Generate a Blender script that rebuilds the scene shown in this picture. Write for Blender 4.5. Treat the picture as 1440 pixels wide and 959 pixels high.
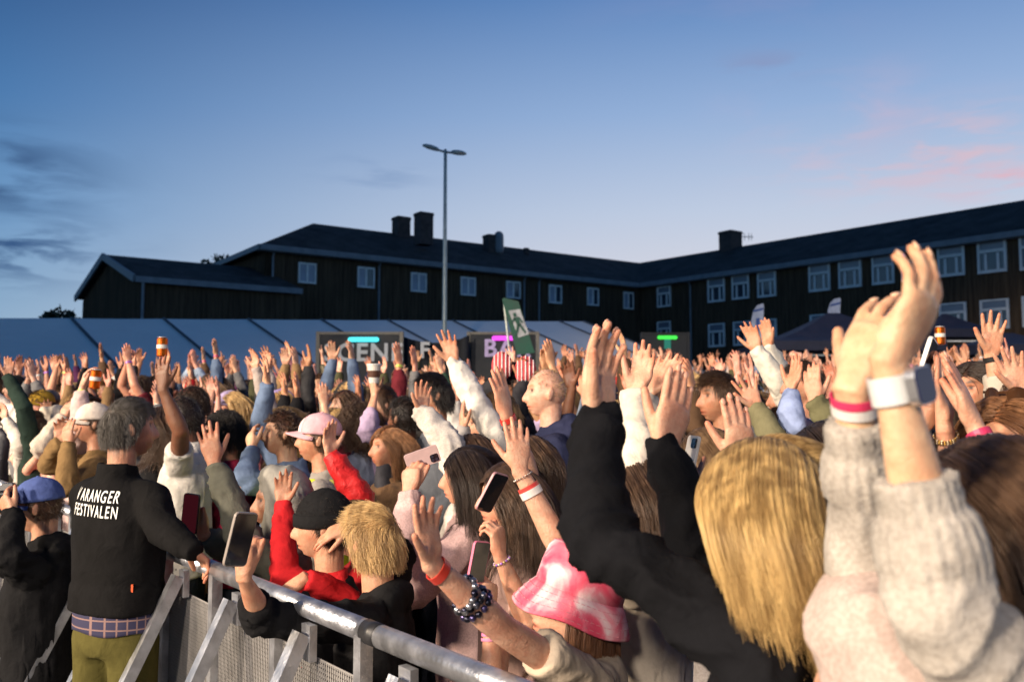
import bpy, bmesh, math, random
import numpy as np
from mathutils import Vector, Matrix
from mathutils.bvhtree import BVHTree

scene = bpy.context.scene
for _o in list(bpy.data.objects):
    bpy.data.objects.remove(_o)
COL = scene.collection
rnd = random.Random(7)
R = math.radians

# ------------------------------------------------------------------ camera
FPX, CAM_Z, HORIZON = 1260.0, 1.68, 568.0
PITCH = math.atan((HORIZON - 479.5) / FPX)
cam_data = bpy.data.cameras.new('camera')
cam = bpy.data.objects.new('camera', cam_data)
COL.objects.link(cam)
cam.location = (0, 0, CAM_Z)
cam.rotation_euler = (math.pi / 2 + PITCH, 0, 0)
cam_data.sensor_width = 36
cam_data.lens = 36 * FPX / 1440
cam_data.clip_start = 0.05
cam_data.clip_end = 2000
cam_data.dof.use_dof = True
cam_data.dof.focus_distance = 2.75
cam_data.dof.aperture_fstop = 4.0
scene.camera = cam


def ray(u, v):
    xc, zc = (u - 720) / FPX, (479.5 - v) / FPX
    c, s = math.cos(PITCH), math.sin(PITCH)
    return np.array([xc, c - s * zc, s + c * zc])


def P(u, v, d):
    """the point seen at photo pixel (u, v) at depth d (metres along +Y)"""
    r = ray(u, v)
    return np.array([0, 0, CAM_Z]) + r * (d / r[1])


# ------------------------------------------------------------------ view
scene.view_settings.view_transform = 'Standard'
scene.view_settings.look = 'None'
scene.view_settings.exposure = 0
scene.view_settings.gamma = 1
scene.cycles.max_bounces = 6
scene.cycles.transparent_max_bounces = 12
scene.cycles.sample_clamp_indirect = 4
scene.cycles.use_denoising = True


def lin(h):
    h = h.lstrip('#')
    out = []
    for i in (0, 2, 4):
        c = int(h[i:i + 2], 16) / 255
        out.append(c / 12.92 if c <= 0.04045 else ((c + 0.055) / 1.055) ** 2.4)
    return tuple(out)


class NT:
    """tiny node tree writer"""
    def __init__(self, tree):
        self.t = tree
        tree.nodes.clear()

    def n(self, kind, **kw):
        nd = self.t.nodes.new(kind)
        for k, v in kw.items():
            if k.startswith('i_'):
                key = k[2:].replace('_', ' ')
                nd.inputs[int(key) if key.isdigit() else key].default_value = v
            else:
                setattr(nd, k, v)
        return nd

    def l(self, a, ao, b, bi):
        self.t.links.new(a.outputs[ao], b.inputs[bi])

    def math(self, op, a, b=None, clamp=False):
        nd = self.t.nodes.new('ShaderNodeMath')
        nd.operation = op
        nd.use_clamp = clamp
        for i, x in enumerate((a, b)):
            if x is None:
                continue
            if isinstance(x, (int, float)):
                nd.inputs[i].default_value = x
            else:
                self.t.links.new(x, nd.inputs[i])
        return nd.outputs[0]

    def maprange(self, x, a, b, c=0.0, d=1.0, smooth=True):
        nd = self.t.nodes.new('ShaderNodeMapRange')
        nd.interpolation_type = 'SMOOTHSTEP' if smooth else 'LINEAR'
        nd.inputs[1].default_value, nd.inputs[2].default_value = a, b
        nd.inputs[3].default_value, nd.inputs[4].default_value = c, d
        self.t.links.new(x, nd.inputs[0])
        return nd.outputs[0]

    def ramp(self, x, stops):
        nd = self.t.nodes.new('ShaderNodeValToRGB')
        e = nd.color_ramp.elements
        while len(e) < len(stops):
            e.new(0.5)
        for el, (p, c) in zip(e, stops):
            el.position = p
            el.color = (*c, 1)
        self.t.links.new(x, nd.inputs[0])
        return nd.outputs[0]

    def mix(self, f, a, b, blend='MIX'):
        nd = self.t.nodes.new('ShaderNodeMix')
        nd.data_type = 'RGBA'
        nd.blend_type = blend
        nd.clamp_factor = True
        for i, x in ((0, f), (6, a), (7, b)):
            if isinstance(x, (int, float)):
                nd.inputs[i].default_value = x
            elif isinstance(x, tuple):
                nd.inputs[i].default_value = (*x, 1)[:4]
            else:
                self.t.links.new(x, nd.inputs[i])
        return nd.outputs[2]


# ------------------------------------------------------------------ world: dusk sky
world = bpy.data.worlds.new('World')
scene.world = world
world.use_nodes = True
w = NT(world.node_tree)
tc = w.n('ShaderNodeTexCoord')
sep = w.n('ShaderNodeSeparateXYZ')
w.l(tc, 'Generated', sep, 0)
X, Y, Z = sep.outputs
az = w.math('ARCTAN2', X, Y)                       # 0 ahead, + to the right (radians)
el = w.math('ARCSINE', Z)
eln = w.maprange(el, 0.0, R(90), 0, 1, smooth=False)


def stops(pairs):
    return [(e / 90.0, lin(h)) for e, h in pairs]


left = w.ramp(eln, stops([(0, '#93b0c6'), (6, '#7da6c9'), (11, '#5c90c0'), (17, '#3d73aa'), (25, '#254c80'), (45, '#1c3f6e'), (90, '#193862')]))
right = w.ramp(eln, stops([(0, '#ecdbd9'), (7, '#d8d7e0'), (12, '#bfcce2'), (18, '#95b1d9'), (25, '#6089c0'), (45, '#28548e'), (90, '#193862')]))
glow = w.math('COSINE', w.math('SUBTRACT', az, R(38)))
glow = w.maprange(glow, 0.22, 0.95)
base = w.mix(glow, left, right)


def cloud(a0, e0, ra, re, scale, thr, soft, seed, strength, col, stretch=5.0):
    """a streaky bank of cloud centred on azimuth a0 / elevation e0 (degrees)"""
    global base
    cx = w.n('ShaderNodeCombineXYZ')
    w.t.links.new(w.math('MULTIPLY', az, 1.0), cx.inputs[0])
    w.t.links.new(w.math('MULTIPLY', el, stretch), cx.inputs[1])
    cx.inputs[2].default_value = seed
    nz = w.n('ShaderNodeTexNoise', i_Scale=scale, i_Detail=5.0, i_Roughness=0.55, i_Distortion=0.4)
    w.l(cx, 0, nz, 'Vector')
    m = w.maprange(nz.outputs[0], thr, thr + soft)
    da = w.math('DIVIDE', w.math('SUBTRACT', az, R(a0)), R(ra))
    de = w.math('DIVIDE', w.math('SUBTRACT', el, R(e0)), R(re))
    rr = w.math('ADD', w.math('MULTIPLY', da, da), w.math('MULTIPLY', de, de))
    win = w.math('EXPONENT', w.math('MULTIPLY', rr, -1.0))
    f = w.math('MULTIPLY', w.math('MULTIPLY', m, win), strength, clamp=True)
    base = w.mix(f, base, lin(col))


cloud(-31, 12.8, 5.0, 2.0, 8.0, 0.41, 0.2, 1.3, 1.1, '#35527c', 3.2)
cloud(-31, 8.8, 5.5, 1.8, 9.0, 0.42, 0.18, 4.1, 1.1, '#3a5a86', 5.5)
cloud(-9, 14.3, 3.0, 1.0, 11.0, 0.44, 0.2, 2.2, 0.45, '#6f8db8', 4.0)
cloud(25, 14.4, 6.5, 1.9, 12.0, 0.40, 0.28, 7.7, .8, '#e2bcc4', 4.5)
cloud(29, 12.6, 3.5, 1.0, 15.0, 0.40, 0.25, 6.1, .65, '#e8b0ba', 5.0)
cloud(16, 20.3, 2.6, 0.9, 10.0, 0.44, 0.2, 9.2, 0.6, '#8a96bd', 4.5)
cloud(20, 17.0, 5, 2.2, 7.0, 0.42, 0.3, 3.2, 0.55, '#d2b6c8', 2.6)
cloud(16, 24.0, 9, 2.5, 4.0, 0.42, 0.3, 5.2, 0.3, '#9a9cc4', 2.5)
bg = w.n('ShaderNodeBackground', i_Strength=1.0)
w.t.links.new(base, bg.inputs[0])
wo = w.n('ShaderNodeOutputWorld')
w.l(bg, 0, wo, 0)

# the last of the day, from the glow on the horizon
sun_d = bpy.data.lights.new('sun', 'SUN')
sun_d.energy = 0.10
sun_d.angle = R(20)
sun_d.color = (1.0, 0.78, 0.72)
sun = bpy.data.objects.new('sun', sun_d)
COL.objects.link(sun)
_g = Vector((math.sin(R(42)), math.cos(R(42)), 0.10))
sun.rotation_euler = (-_g).to_track_quat('-Z', 'Y').to_euler()


def stage_lamp(loc, target, energy, color, cone, blend, radius):
    d = bpy.data.lights.new('stage_lamp', 'SPOT')
    d.energy, d.color, d.spot_size, d.spot_blend, d.shadow_soft_size = energy, color, R(cone), blend, radius
    o = bpy.data.objects.new('stage_lamp', d)
    COL.objects.link(o)
    o.location = loc
    o.rotation_euler = (Vector(target) - Vector(loc)).to_track_quat('-Z', 'Y').to_euler()


# the blinders on the stage, which light the crowd (the stage is out of frame to the left), and an added fill
stage_lamp((-27, -26, 15), (1.6, 6.4, 0.7), 108000, (1.0, 0.82, 0.64), 31, 0.6, 1.8)
stage_lamp((-33, -6, 12), (1.6, 8.0, 0.5), 62000, (1.0, 0.80, 0.58), 30, 0.7, 1.8)
stage_lamp((-10, -36, 17), (2.0, 7.5, 0.5), 40000, (1.0, 0.84, 0.69), 27, 0.7, 1.8)  # added fill from behind the camera, to warm the crowd's shadows


# ------------------------------------------------------------------ materials
def new_mat(name):
    m = bpy.data.materials.new(name)
    m.use_nodes = True
    return m, NT(m.node_tree)


def finish(t, bsdf):
    o = t.n('ShaderNodeOutputMaterial')
    t.l(bsdf, 0, o, 0)


def bump(t, bsdf, h, dist, strength=1.0):
    b = t.n('ShaderNodeBump', i_Strength=strength, i_Distance=dist)
    t.t.links.new(h, b.inputs['Height'])
    t.l(b, 0, bsdf, 'Normal')


def plain(name, col, rough=0.6, metal=0.0, var=0.25, scale=8.0, bmp=0.0, spec=0.4, coord='Object', bscale=None):
    m, t = new_mat(name)
    tc = t.n('ShaderNodeTexCoord')
    nz = t.n('ShaderNodeTexNoise', i_Scale=scale, i_Detail=6.0, i_Roughness=0.6)
    t.l(tc, coord, nz, 'Vector')
    b = t.n('ShaderNodeBsdfPrincipled', i_Roughness=rough, i_Metallic=metal)
    b.inputs['Specular IOR Level'].default_value = spec
    f = t.maprange(nz.outputs[0], 0.3, 0.7)
    lo = tuple(c * (1 - var) for c in col)
    hi = tuple(min(1, c * (1 + var)) for c in col)
    t.t.links.new(t.mix(f, lo, hi), b.inputs['Base Color'])
    t.t.links.new(t.maprange(nz.outputs[0], 0.3, 0.7, rough * 0.85, min(1, rough * 1.15)), b.inputs['Roughness'])
    if bmp:
        n2 = t.n('ShaderNodeTexNoise', i_Scale=bscale or scale * 6, i_Detail=4.0)
        t.l(tc, coord, n2, 'Vector')
        bump(t, b, n2.outputs[0], bmp)
    finish(t, b)
    return m


def emit(name, col, s):
    m, t = new_mat(name)
    e = t.n('ShaderNodeEmission', i_Color=(*col, 1), i_Strength=s)
    finish(t, e)
    return m


def skin_mat():
    m, t = new_mat('skin')
    oi = t.n('ShaderNodeObjectInfo')
    at = t.n('ShaderNodeAttribute', attribute_name='tint')
    c = t.mix(1.0, oi.outputs['Color'], at.outputs['Color'], 'MULTIPLY')
    tc = t.n('ShaderNodeTexCoord')
    nz = t.n('ShaderNodeTexNoise', i_Scale=28.0, i_Detail=6.0, i_Roughness=0.65)
    t.l(tc, 'Object', nz, 'Vector')
    c = t.mix(t.maprange(nz.outputs[0], 0.35, 0.7), t.mix(1.0, c, (0.90, 0.76, 0.71), 'MULTIPLY'), t.mix(1.0, c, (1.08, 1.05, 1.02), 'MULTIPLY'))
    big = t.n('ShaderNodeTexNoise', i_Scale=10.0, i_Detail=4.0, i_Roughness=0.7)
    t.l(tc, 'Object', big, 'Vector')
    c = t.mix(t.maprange(big.outputs[0], 0.42, 0.68, 0.0, 0.75), c, t.mix(1.0, c, (1.02, 0.80, 0.74), 'MULTIPLY'))
    b = t.n('ShaderNodeBsdfPrincipled', i_Roughness=0.46)
    b.inputs['Specular IOR Level'].default_value = 0.35
    b.inputs['Subsurface Weight'].default_value = 0.12
    b.inputs['Subsurface Radius'].default_value = (0.012, 0.004, 0.002)
    b.inputs['Subsurface Scale'].default_value = 0.6
    t.t.links.new(c, b.inputs['Base Color'])
    n2 = t.n('ShaderNodeTexNoise', i_Scale=170.0, i_Detail=5.0)
    t.l(tc, 'Object', n2, 'Vector')
    n3 = t.n('ShaderNodeTexNoise', i_Scale=60.0, i_Detail=3.0, i_Distortion=1.5)
    t.l(tc, 'Object', n3, 'Vector')
    bump(t, b, t.math('ADD', n2.outputs[0], n3.outputs[0]), 0.0022, 0.6)
    finish(t, b)
    return m


def fabric_mat(name, kind):
    """cloth whose colour is the object's own colour"""
    m, t = new_mat(name)
    oi = t.n('ShaderNodeObjectInfo')
    tc = t.n('ShaderNodeTexCoord')
    at = t.n('ShaderNodeAttribute', attribute_name='tint')
    base = t.mix(1.0, oi.outputs['Color'], at.outputs['Color'], 'MULTIPLY')
    nz = t.n('ShaderNodeTexNoise', i_Scale=9.0, i_Detail=7.0, i_Roughness=0.65)
    t.l(tc, 'Object', nz, 'Vector')
    f = t.maprange(nz.outputs[0], 0.3, 0.72)
    c = t.mix(f, t.mix(1.0, base, (0.78, 0.77, 0.76), 'MULTIPLY'), t.mix(1.0, base, (1.14, 1.13, 1.12), 'MULTIPLY'))
    rough = 0.9
    b = t.n('ShaderNodeBsdfPrincipled')
    if kind == 'knit':
        wv = t.n('ShaderNodeTexNoise', i_Scale=150.0, i_Detail=3.0)
        t.l(tc, 'Object', wv, 'Vector')
        c = t.mix(t.maprange(wv.outputs[0], 0.35, 0.65), t.mix(1.0, c, (0.82, 0.81, 0.80), 'MULTIPLY'), c)
        bump(t, b, wv.outputs[0], 0.003, 0.6)
        b.inputs['Sheen Weight'].default_value = 0.06
    elif kind == 'shell':
        wv = t.n('ShaderNodeTexNoise', i_Scale=22.0, i_Detail=4.0, i_Distortion=0.8)
        t.l(tc, 'Object', wv, 'Vector')
        bump(t, b, wv.outputs[0], 0.02, 0.55)
        rough = 0.55
    else:
        wv = t.n('ShaderNodeTexNoise', i_Scale=16.0, i_Detail=3.0, i_Distortion=0.6)
        t.l(tc, 'Object', wv, 'Vector')
        fine = t.n('ShaderNodeTexNoise', i_Scale=420.0, i_Detail=2.0)
        t.l(tc, 'Object', fine, 'Vector')
        h = t.math('ADD', wv.outputs[0], t.math('MULTIPLY', fine.outputs[0], 0.05))
        bump(t, b, h, 0.02, 0.45)
    b.inputs['Roughness'].default_value = rough
    b.inputs['Specular IOR Level'].default_value = 0.25 if kind == 'shell' else 0.08
    t.t.links.new(c, b.inputs['Base Color'])
    finish(t, b)
    return m


def hair_mat():
    m, t = new_mat('hair')
    oi = t.n('ShaderNodeObjectInfo')
    hi = t.n('ShaderNodeHairInfo')
    f = t.maprange(hi.outputs['Random'], 0.0, 1.0, smooth=False)
    c = t.mix(f, t.mix(1.0, oi.outputs['Color'], (0.80, 0.77, 0.74), 'MULTIPLY'), t.mix(1.0, oi.outputs['Color'], (1.20, 1.19, 1.17), 'MULTIPLY'))
    tc = t.n('ShaderNodeTexCoord')
    mp = t.n('ShaderNodeMapping')
    mp.inputs['Scale'].default_value = (42.0, 42.0, 2.6)
    t.l(tc, 'Object', mp, 0)
    lk = t.n('ShaderNodeTexNoise', i_Scale=1.0, i_Detail=1.5, i_Roughness=0.5)
    t.l(mp, 0, lk, 'Vector')
    lf = t.maprange(lk.outputs[0], 0.32, 0.70)
    c = t.mix(lf, t.mix(1.0, c, (0.62, 0.56, 0.48), 'MULTIPLY'), t.mix(1.0, c, (1.30, 1.32, 1.30), 'MULTIPLY'))
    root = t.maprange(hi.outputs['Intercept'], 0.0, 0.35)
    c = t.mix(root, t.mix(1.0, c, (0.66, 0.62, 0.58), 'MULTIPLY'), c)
    b = t.n('ShaderNodeBsdfPrincipled', i_Roughness=0.45)
    b.inputs['Specular IOR Level'].default_value = 0.55
    b.inputs['Anisotropic'].default_value = 0.6
    t.t.links.new(c, b.inputs['Base Color'])
    finish(t, b)
    return m


def objcol_mat(name, rough, metal=0.0, spec=0.5):
    m, t = new_mat(name)
    oi = t.n('ShaderNodeObjectInfo')
    tc = t.n('ShaderNodeTexCoord')
    nz = t.n('ShaderNodeTexNoise', i_Scale=40.0, i_Detail=4.0)
    t.l(tc, 'Object', nz, 'Vector')
    f = t.maprange(nz.outputs[0], 0.3, 0.7)
    c = t.mix(f, t.mix(1.0, oi.outputs['Color'], (0.88, 0.88, 0.88), 'MULTIPLY'), oi.outputs['Color'])
    b = t.n('ShaderNodeBsdfPrincipled', i_Roughness=rough, i_Metallic=metal)
    b.inputs['Specular IOR Level'].default_value = spec
    t.t.links.new(c, b.inputs['Base Color'])
    finish(t, b)
    return m


M = dict(
    skin=skin_mat(), cloth=fabric_mat('cloth', 'plain'), knit=fabric_mat('knit', 'knit'), shell=fabric_mat('shell_fabric', 'shell'),
    hair=hair_mat(), plastic=objcol_mat('plastic', 0.35), metal=objcol_mat('painted_metal', 0.3, 0.9), gloss=objcol_mat('glass_screen', 0.08, 0.0, 0.8),
)


# ------------------------------------------------------------------ object helpers
def set_props(o, label=None, cat=None, group=None, kind=None):
    if label: o['label'] = label
    if cat: o['category'] = cat
    if group: o['group'] = group
    if kind: o['kind'] = kind
    return o


def link(name, data, mat=None, parent=None, color=None, loc=None):
    o = bpy.data.objects.new(name, data)
    COL.objects.link(o)
    if mat is not None and hasattr(data, 'materials') and len(data.materials) == 0:
        data.materials.append(mat)
    if parent is not None:
        o.parent = parent
    if color is not None:
        o.color = (*color, 1)
    if loc is not None:
        o.location = loc
    return o


def empty(name, loc=(0, 0, 0), rz=0.0):
    o = bpy.data.objects.new(name, None)
    COL.objects.link(o)
    o.empty_display_size = 0.1
    o.location = loc
    o.rotation_euler = (0, 0, rz)
    return o


def nrm(v):
    v = np.asarray(v, float)
    return v / (np.linalg.norm(v) + 1e-12)


class G:
    """collects plain geometry"""
    def __init__(self):
        self.v, self.f = [], []

    def add(self, vs, fs):
        o = len(self.v)
        self.v.extend([tuple(map(float, p)) for p in vs])
        self.f.extend([tuple(i + o for i in f) for f in fs])

    def box(self, c, s, ax=None, top=1.0):
        c = np.asarray(c, float)
        ax = np.eye(3) if ax is None else np.asarray(ax, float)
        vs = []
        for z in (-1, 1):
            k = top if z > 0 else 1.0
            for x, y in ((-1, -1), (1, -1), (1, 1), (-1, 1)):
                vs.append(c + ax[0] * x * s[0] / 2 * k + ax[1] * y * s[1] / 2 * k + ax[2] * z * s[2] / 2)
        self.add(vs, [(3, 2, 1, 0), (4, 5, 6, 7), (0, 1, 5, 4), (1, 2, 6, 5), (2, 3, 7, 6), (3, 0, 4, 7)])

    def bar(self, a, b, wx, wy, up=(0, 0, 1)):
        a, b = np.asarray(a, float), np.asarray(b, float)
        d = nrm(b - a)
        x = np.cross(up, d)
        if np.linalg.norm(x) < 1e-4:
            x = np.array([1.0, 0, 0])
        x = nrm(x)
        y = np.cross(d, x)
        self.box((a + b) / 2, (wx, wy, np.linalg.norm(b - a)), (x, y, d))

    def loft(self, rings):
        n = len(rings[0])
        vs = [p for r in rings for p in r]
        fs = []
        for k in range(len(rings) - 1):
            for i in range(n):
                j = (i + 1) % n
                fs.append((k * n + i, k * n + j, (k + 1) * n + j, (k + 1) * n + i))
        fs.append(tuple(range(n))[::-1])
        fs.append(tuple(range((len(rings) - 1) * n, len(rings) * n)))
        self.add(vs, fs)

    def tube(self, pts, rs, n=12, caps=True, flat=None, ratio=1.0):
        """tube along pts; flat = direction along which the section is squashed by ratio"""
        pts = [np.asarray(p, float) for p in pts]
        rs = list(rs)
        ratio = list(ratio) if hasattr(ratio, '__len__') else [ratio] * len(pts)
        if caps:
            d0, d1 = nrm(pts[0] - pts[1]), nrm(pts[-1] - pts[-2])
            pts = [pts[0] + d0 * rs[0] * 0.92, pts[0] + d0 * rs[0] * 0.6] + pts + [pts[-1] + d1 * rs[-1] * 0.6, pts[-1] + d1 * rs[-1] * 0.92]
            rs = [rs[0] * 0.38, rs[0] * 0.8] + rs + [rs[-1] * 0.8, rs[-1] * 0.38]
            ratio = [ratio[0]] * 2 + ratio + [ratio[-1]] * 2
        rings = []
        ref = None
        for k, p in enumerate(pts):
            d = nrm(pts[min(k + 1, len(pts) - 1)] - pts[max(k - 1, 0)])
            if flat is not None:
                y = np.asarray(flat, float) - d * np.dot(flat, d)
                y = nrm(y)
                x = np.cross(y, d)
            else:
                if ref is None:
                    ref = np.array([1.0, 0, 0]) if abs(d[0]) < 0.8 else np.array([0, 1.0, 0])
                y = nrm(ref - d * np.dot(ref, d))
                x = np.cross(y, d)
                ref = y
            a = np.linspace(0, 2 * math.pi, n, endpoint=False)
            rings.append(p + rs[k] * (np.outer(np.cos(a), x) + ratio[k] * np.outer(np.sin(a), y)))
        self.loft(rings)

    def ellipsoid(self, c, ax, r, nu=16, nv=10):
        c = np.asarray(c, float)
        rings = []
        for k in range(nv):
            th = math.pi * (k + 0.5) / nv
            a = np.linspace(0, 2 * math.pi, nu, endpoint=False)
            rings.append(c + r[0] * math.sin(th) * np.outer(np.cos(a), ax[0]) + r[1] * math.sin(th) * np.outer(np.sin(a), ax[1]) - r[2] * math.cos(th) * np.asarray(ax[2]))
        self.loft(rings)

    def mesh(self, name, smooth=False):
        me = bpy.data.meshes.new(name)
        me.from_pydata(self.v, [], self.f)
        me.validate()
        if smooth:
            me.shade_smooth()
        me.update()
        return me

    def build(self, name, mat, parent=None, color=None, loc=None, smooth=False):
        me = self.mesh(name, smooth)
        if mat in (M['cloth'], M['knit'], M['shell'], M['skin']):
            me.color_attributes.new('tint', 'FLOAT_COLOR', 'POINT').data.foreach_set('color', np.ones(len(me.vertices) * 4, dtype=np.float32))
        return link(name, me, mat, parent, color, loc)


def dup(o, parent=None):
    c = o.copy()
    COL.objects.link(c)
    if parent is not None:
        c.parent = parent
    for ch in list(o.children):
        dup(ch, c)
    return c


def vnoise(p, seed=0):
    p = np.asarray(p, float)
    i = np.floor(p).astype(np.int64)
    f = p - i
    f = f * f * (3 - 2 * f)

    def h(dx, dy, dz):
        n = (i[:, 0] + dx) * 374761393 + (i[:, 1] + dy) * 668265263 + (i[:, 2] + dz) * 1274126177 + seed * 974711
        n = (n ^ (n >> 13)) & 0xffffffff
        n = (n * 1103515245 + 12345) & 0xffffffff
        n = (n ^ (n >> 16)) & 0xffffffff
        n = (n * 2246822519) & 0xffffffff
        return ((n >> 8) & 0xffff) / 65535.0
    x, y, z = f[:, 0], f[:, 1], f[:, 2]
    c00 = h(0, 0, 0) * (1 - x) + h(1, 0, 0) * x
    c10 = h(0, 1, 0) * (1 - x) + h(1, 1, 0) * x
    c01 = h(0, 0, 1) * (1 - x) + h(1, 0, 1) * x
    c11 = h(0, 1, 1) * (1 - x) + h(1, 1, 1) * x
    return (c00 * (1 - y) + c10 * y) * (1 - z) + (c01 * (1 - y) + c11 * y) * z


def ground_z(x, y):
    return min(1.25, -0.20 + 0.053 * max(0.0, y - 3.2))


def text_mesh(body, size, bold=0.0, extrude=0.004, shear=0.0, spacing=1.0, align='CENTER'):
    cu = bpy.data.curves.new('lettering', 'FONT')
    cu.body, cu.size, cu.offset, cu.extrude, cu.shear = body, size, bold, extrude, shear
    cu.space_character = spacing
    cu.align_x, cu.align_y = align, 'CENTER'
    cu.resolution_u = 4
    o = bpy.data.objects.new('lettering', cu)
    COL.objects.link(o)
    dg = bpy.context.evaluated_depsgraph_get()
    me = bpy.data.meshes.new_from_object(o.evaluated_get(dg))
    bpy.data.objects.remove(o)
    bpy.data.curves.remove(cu)
    me.name = 'lettering'
    return me
# ================================================================== THE SETTING
def wood_wall():
    m, t = new_mat('dark_timber')
    tc = t.n('ShaderNodeTexCoord')
    mp = t.n('ShaderNodeMapping')
    mp.inputs['Scale'].default_value = (3.0, 3.0, 0.18)
    t.l(tc, 'Object', mp, 0)
    nz = t.n('ShaderNodeTexNoise', i_Scale=2.2, i_Detail=7.0, i_Roughness=0.65)
    t.l(mp, 0, nz, 'Vector')
    b = t.n('ShaderNodeBsdfPrincipled', i_Roughness=0.85)
    b.inputs['Specular IOR Level'].default_value = 0.15
    t.t.links.new(t.mix(t.maprange(nz.outputs[0], 0.3, 0.7), (0.056, 0.037, 0.024), (0.125, 0.082, 0.048)), b.inputs['Base Color'])
    finish(t, b)
    return m


def roof_mat():
    m, t = new_mat('slate_roof')
    tc = t.n('ShaderNodeTexCoord')
    nz = t.n('ShaderNodeTexNoise', i_Scale=0.9, i_Detail=8.0, i_Roughness=0.7)
    t.l(tc, 'Object', nz, 'Vector')
    br = t.n('ShaderNodeTexBrick', i_Scale=1.0)
    br.inputs['Color1'].default_value = (0.9, 0.9, 0.9, 1)
    br.inputs['Color2'].default_value = (0.6, 0.6, 0.6, 1)
    br.inputs['Mortar'].default_value = (0.35, 0.35, 0.35, 1)
    br.inputs['Mortar Size'].default_value = 0.03
    br.inputs['Brick Width'].default_value = 0.7
    br.inputs['Row Height'].default_value = 0.4
    t.l(tc, 'UV', br, 'Vector')
    c = t.mix(t.maprange(nz.outputs[0], 0.3, 0.7), (0.046, 0.042, 0.039), (0.095, 0.087, 0.080))
    c = t.mix(0.5, c, br.outputs[0], 'MULTIPLY')
    b = t.n('ShaderNodeBsdfPrincipled', i_Roughness=0.9)
    b.inputs['Specular IOR Level'].default_value = 0.12
    t.t.links.new(c, b.inputs['Base Color'])
    bump(t, b, br.outputs[1], 0.03, 0.6)
    finish(t, b)
    return m


def glass_mat(name, col, rough=0.08):
    m, t = new_mat(name)
    tc = t.n('ShaderNodeTexCoord')
    nz = t.n('ShaderNodeTexNoise', i_Scale=1.7, i_Detail=3.0)
    t.l(tc, 'Object', nz, 'Vector')
    b = t.n('ShaderNodeBsdfPrincipled', i_Roughness=rough)
    b.inputs['Specular IOR Level'].default_value = 0.9
    t.t.links.new(t.mix(nz.outputs[0], tuple(c * 0.5 for c in col), col), b.inputs['Base Color'])
    finish(t, b)
    return m


MW, MR = wood_wall(), roof_mat()
M_TRIM = plain('grey_trim', (0.22, 0.24, 0.26), 0.6, var=0.15, scale=2)
M_WHITE = plain('white_paint', (0.80, 0.80, 0.76), 0.5, var=0.12, scale=3)
M_GLASS = glass_mat('window_glass', (0.055, 0.075, 0.10))
M_BLIND = glass_mat('window_blind', (0.24, 0.27, 0.33), 0.3)
M_CURTAIN = glass_mat('window_curtain', (0.42, 0.46, 0.56), 0.4)
M_BRICK = plain('chimney_brick', (0.075, 0.060, 0.055), 0.9, var=0.35, scale=3, bmp=0.02)
M_PVC = plain('white_marquee', (0.84, 0.80, 0.72), 0.45, var=0.06, scale=0.6, spec=0.4)
M_BLACK = plain('black_cloth', (0.012, 0.014, 0.018), 0.9, var=0.3, scale=4, bmp=0.01)
M_NAVY = plain('navy_canvas', (0.020, 0.023, 0.046), 0.7, var=0.2, scale=2, bmp=0.01)
M_GALV = plain('galvanised_steel', (0.42, 0.46, 0.42), 0.42, 0.6, var=0.18, scale=6)
M_ALU = plain('aluminium', (0.50, 0.51, 0.54), 0.36, 0.85, var=0.2, scale=14, bmp=0.002)
M_ALUD = plain('dull_aluminium', (0.26, 0.26, 0.27), 0.5, 0.7, var=0.25, scale=10, bmp=0.003)
M_SCREEN = plain('perforated_steel', (0.27, 0.26, 0.25), 0.55, 0.4, var=0.2, scale=5)
M_TAPE = plain('black_tape', (0.02, 0.02, 0.022), 0.4, var=0.2, scale=30)
M_LETTER = plain('white_lettering', (0.36, 0.39, 0.42), 0.6, var=0.1, scale=10)
M_GREEN = plain('green_banner', (0.008, 0.060, 0.040), 0.6, var=0.2, scale=4)
M_FLAG = plain('pale_banner', (0.50, 0.56, 0.70), 0.6, var=0.15, scale=4)
M_BLUEP = plain('blue_print', (0.06, 0.12, 0.36), 0.6, var=0.1, scale=4)
M_LEAF = plain('dark_leaves', (0.045, 0.06, 0.035), 0.7, var=0.5, scale=6)
M_BARK = plain('bark', (0.09, 0.07, 0.05), 0.9, var=0.3, scale=12)


def asphalt():
    m, t = new_mat('asphalt')
    tc = t.n('ShaderNodeTexCoord')
    nz = t.n('ShaderNodeTexNoise', i_Scale=0.7, i_Detail=8.0, i_Roughness=0.65)
    t.l(tc, 'Object', nz, 'Vector')
    sp = t.n('ShaderNodeTexNoise', i_Scale=140.0, i_Detail=3.0)
    t.l(tc, 'Object', sp, 'Vector')
    c = t.mix(t.maprange(nz.outputs[0], 0.3, 0.7), (0.040, 0.036, 0.034), (0.075, 0.066, 0.060))
    c = t.mix(t.maprange(sp.outputs[0], 0.55, 0.7), c, (0.13, 0.12, 0.11))
    b = t.n('ShaderNodeBsdfPrincipled', i_Roughness=0.85)
    t.t.links.new(c, b.inputs['Base Color'])
    bump(t, b, sp.outputs[0], 0.006, 0.7)
    finish(t, b)
    return m


# ground: one sheet to the horizon, rising gently away from the stage
g = G()
ys = [-400, -60, -20, 3.2] + [4 + 2 * k for k in range(0, 12)] + [28, 30.56, 60, 120, 300, 1200]
xs = [-1200, -300, -90, -40, -15, 0, 15, 40, 90, 300, 1200]
for yy in ys:
    for xx in xs:
        g.v.append((xx, yy, ground_z(xx, yy)))
for a in range(len(ys) - 1):
    for b in range(len(xs) - 1):
        i = a * len(xs) + b
        g.f.append((i, i + 1, i + 1 + len(xs), i + len(xs)))
set_props(g.build('ground', asphalt()), kind='structure')


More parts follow.
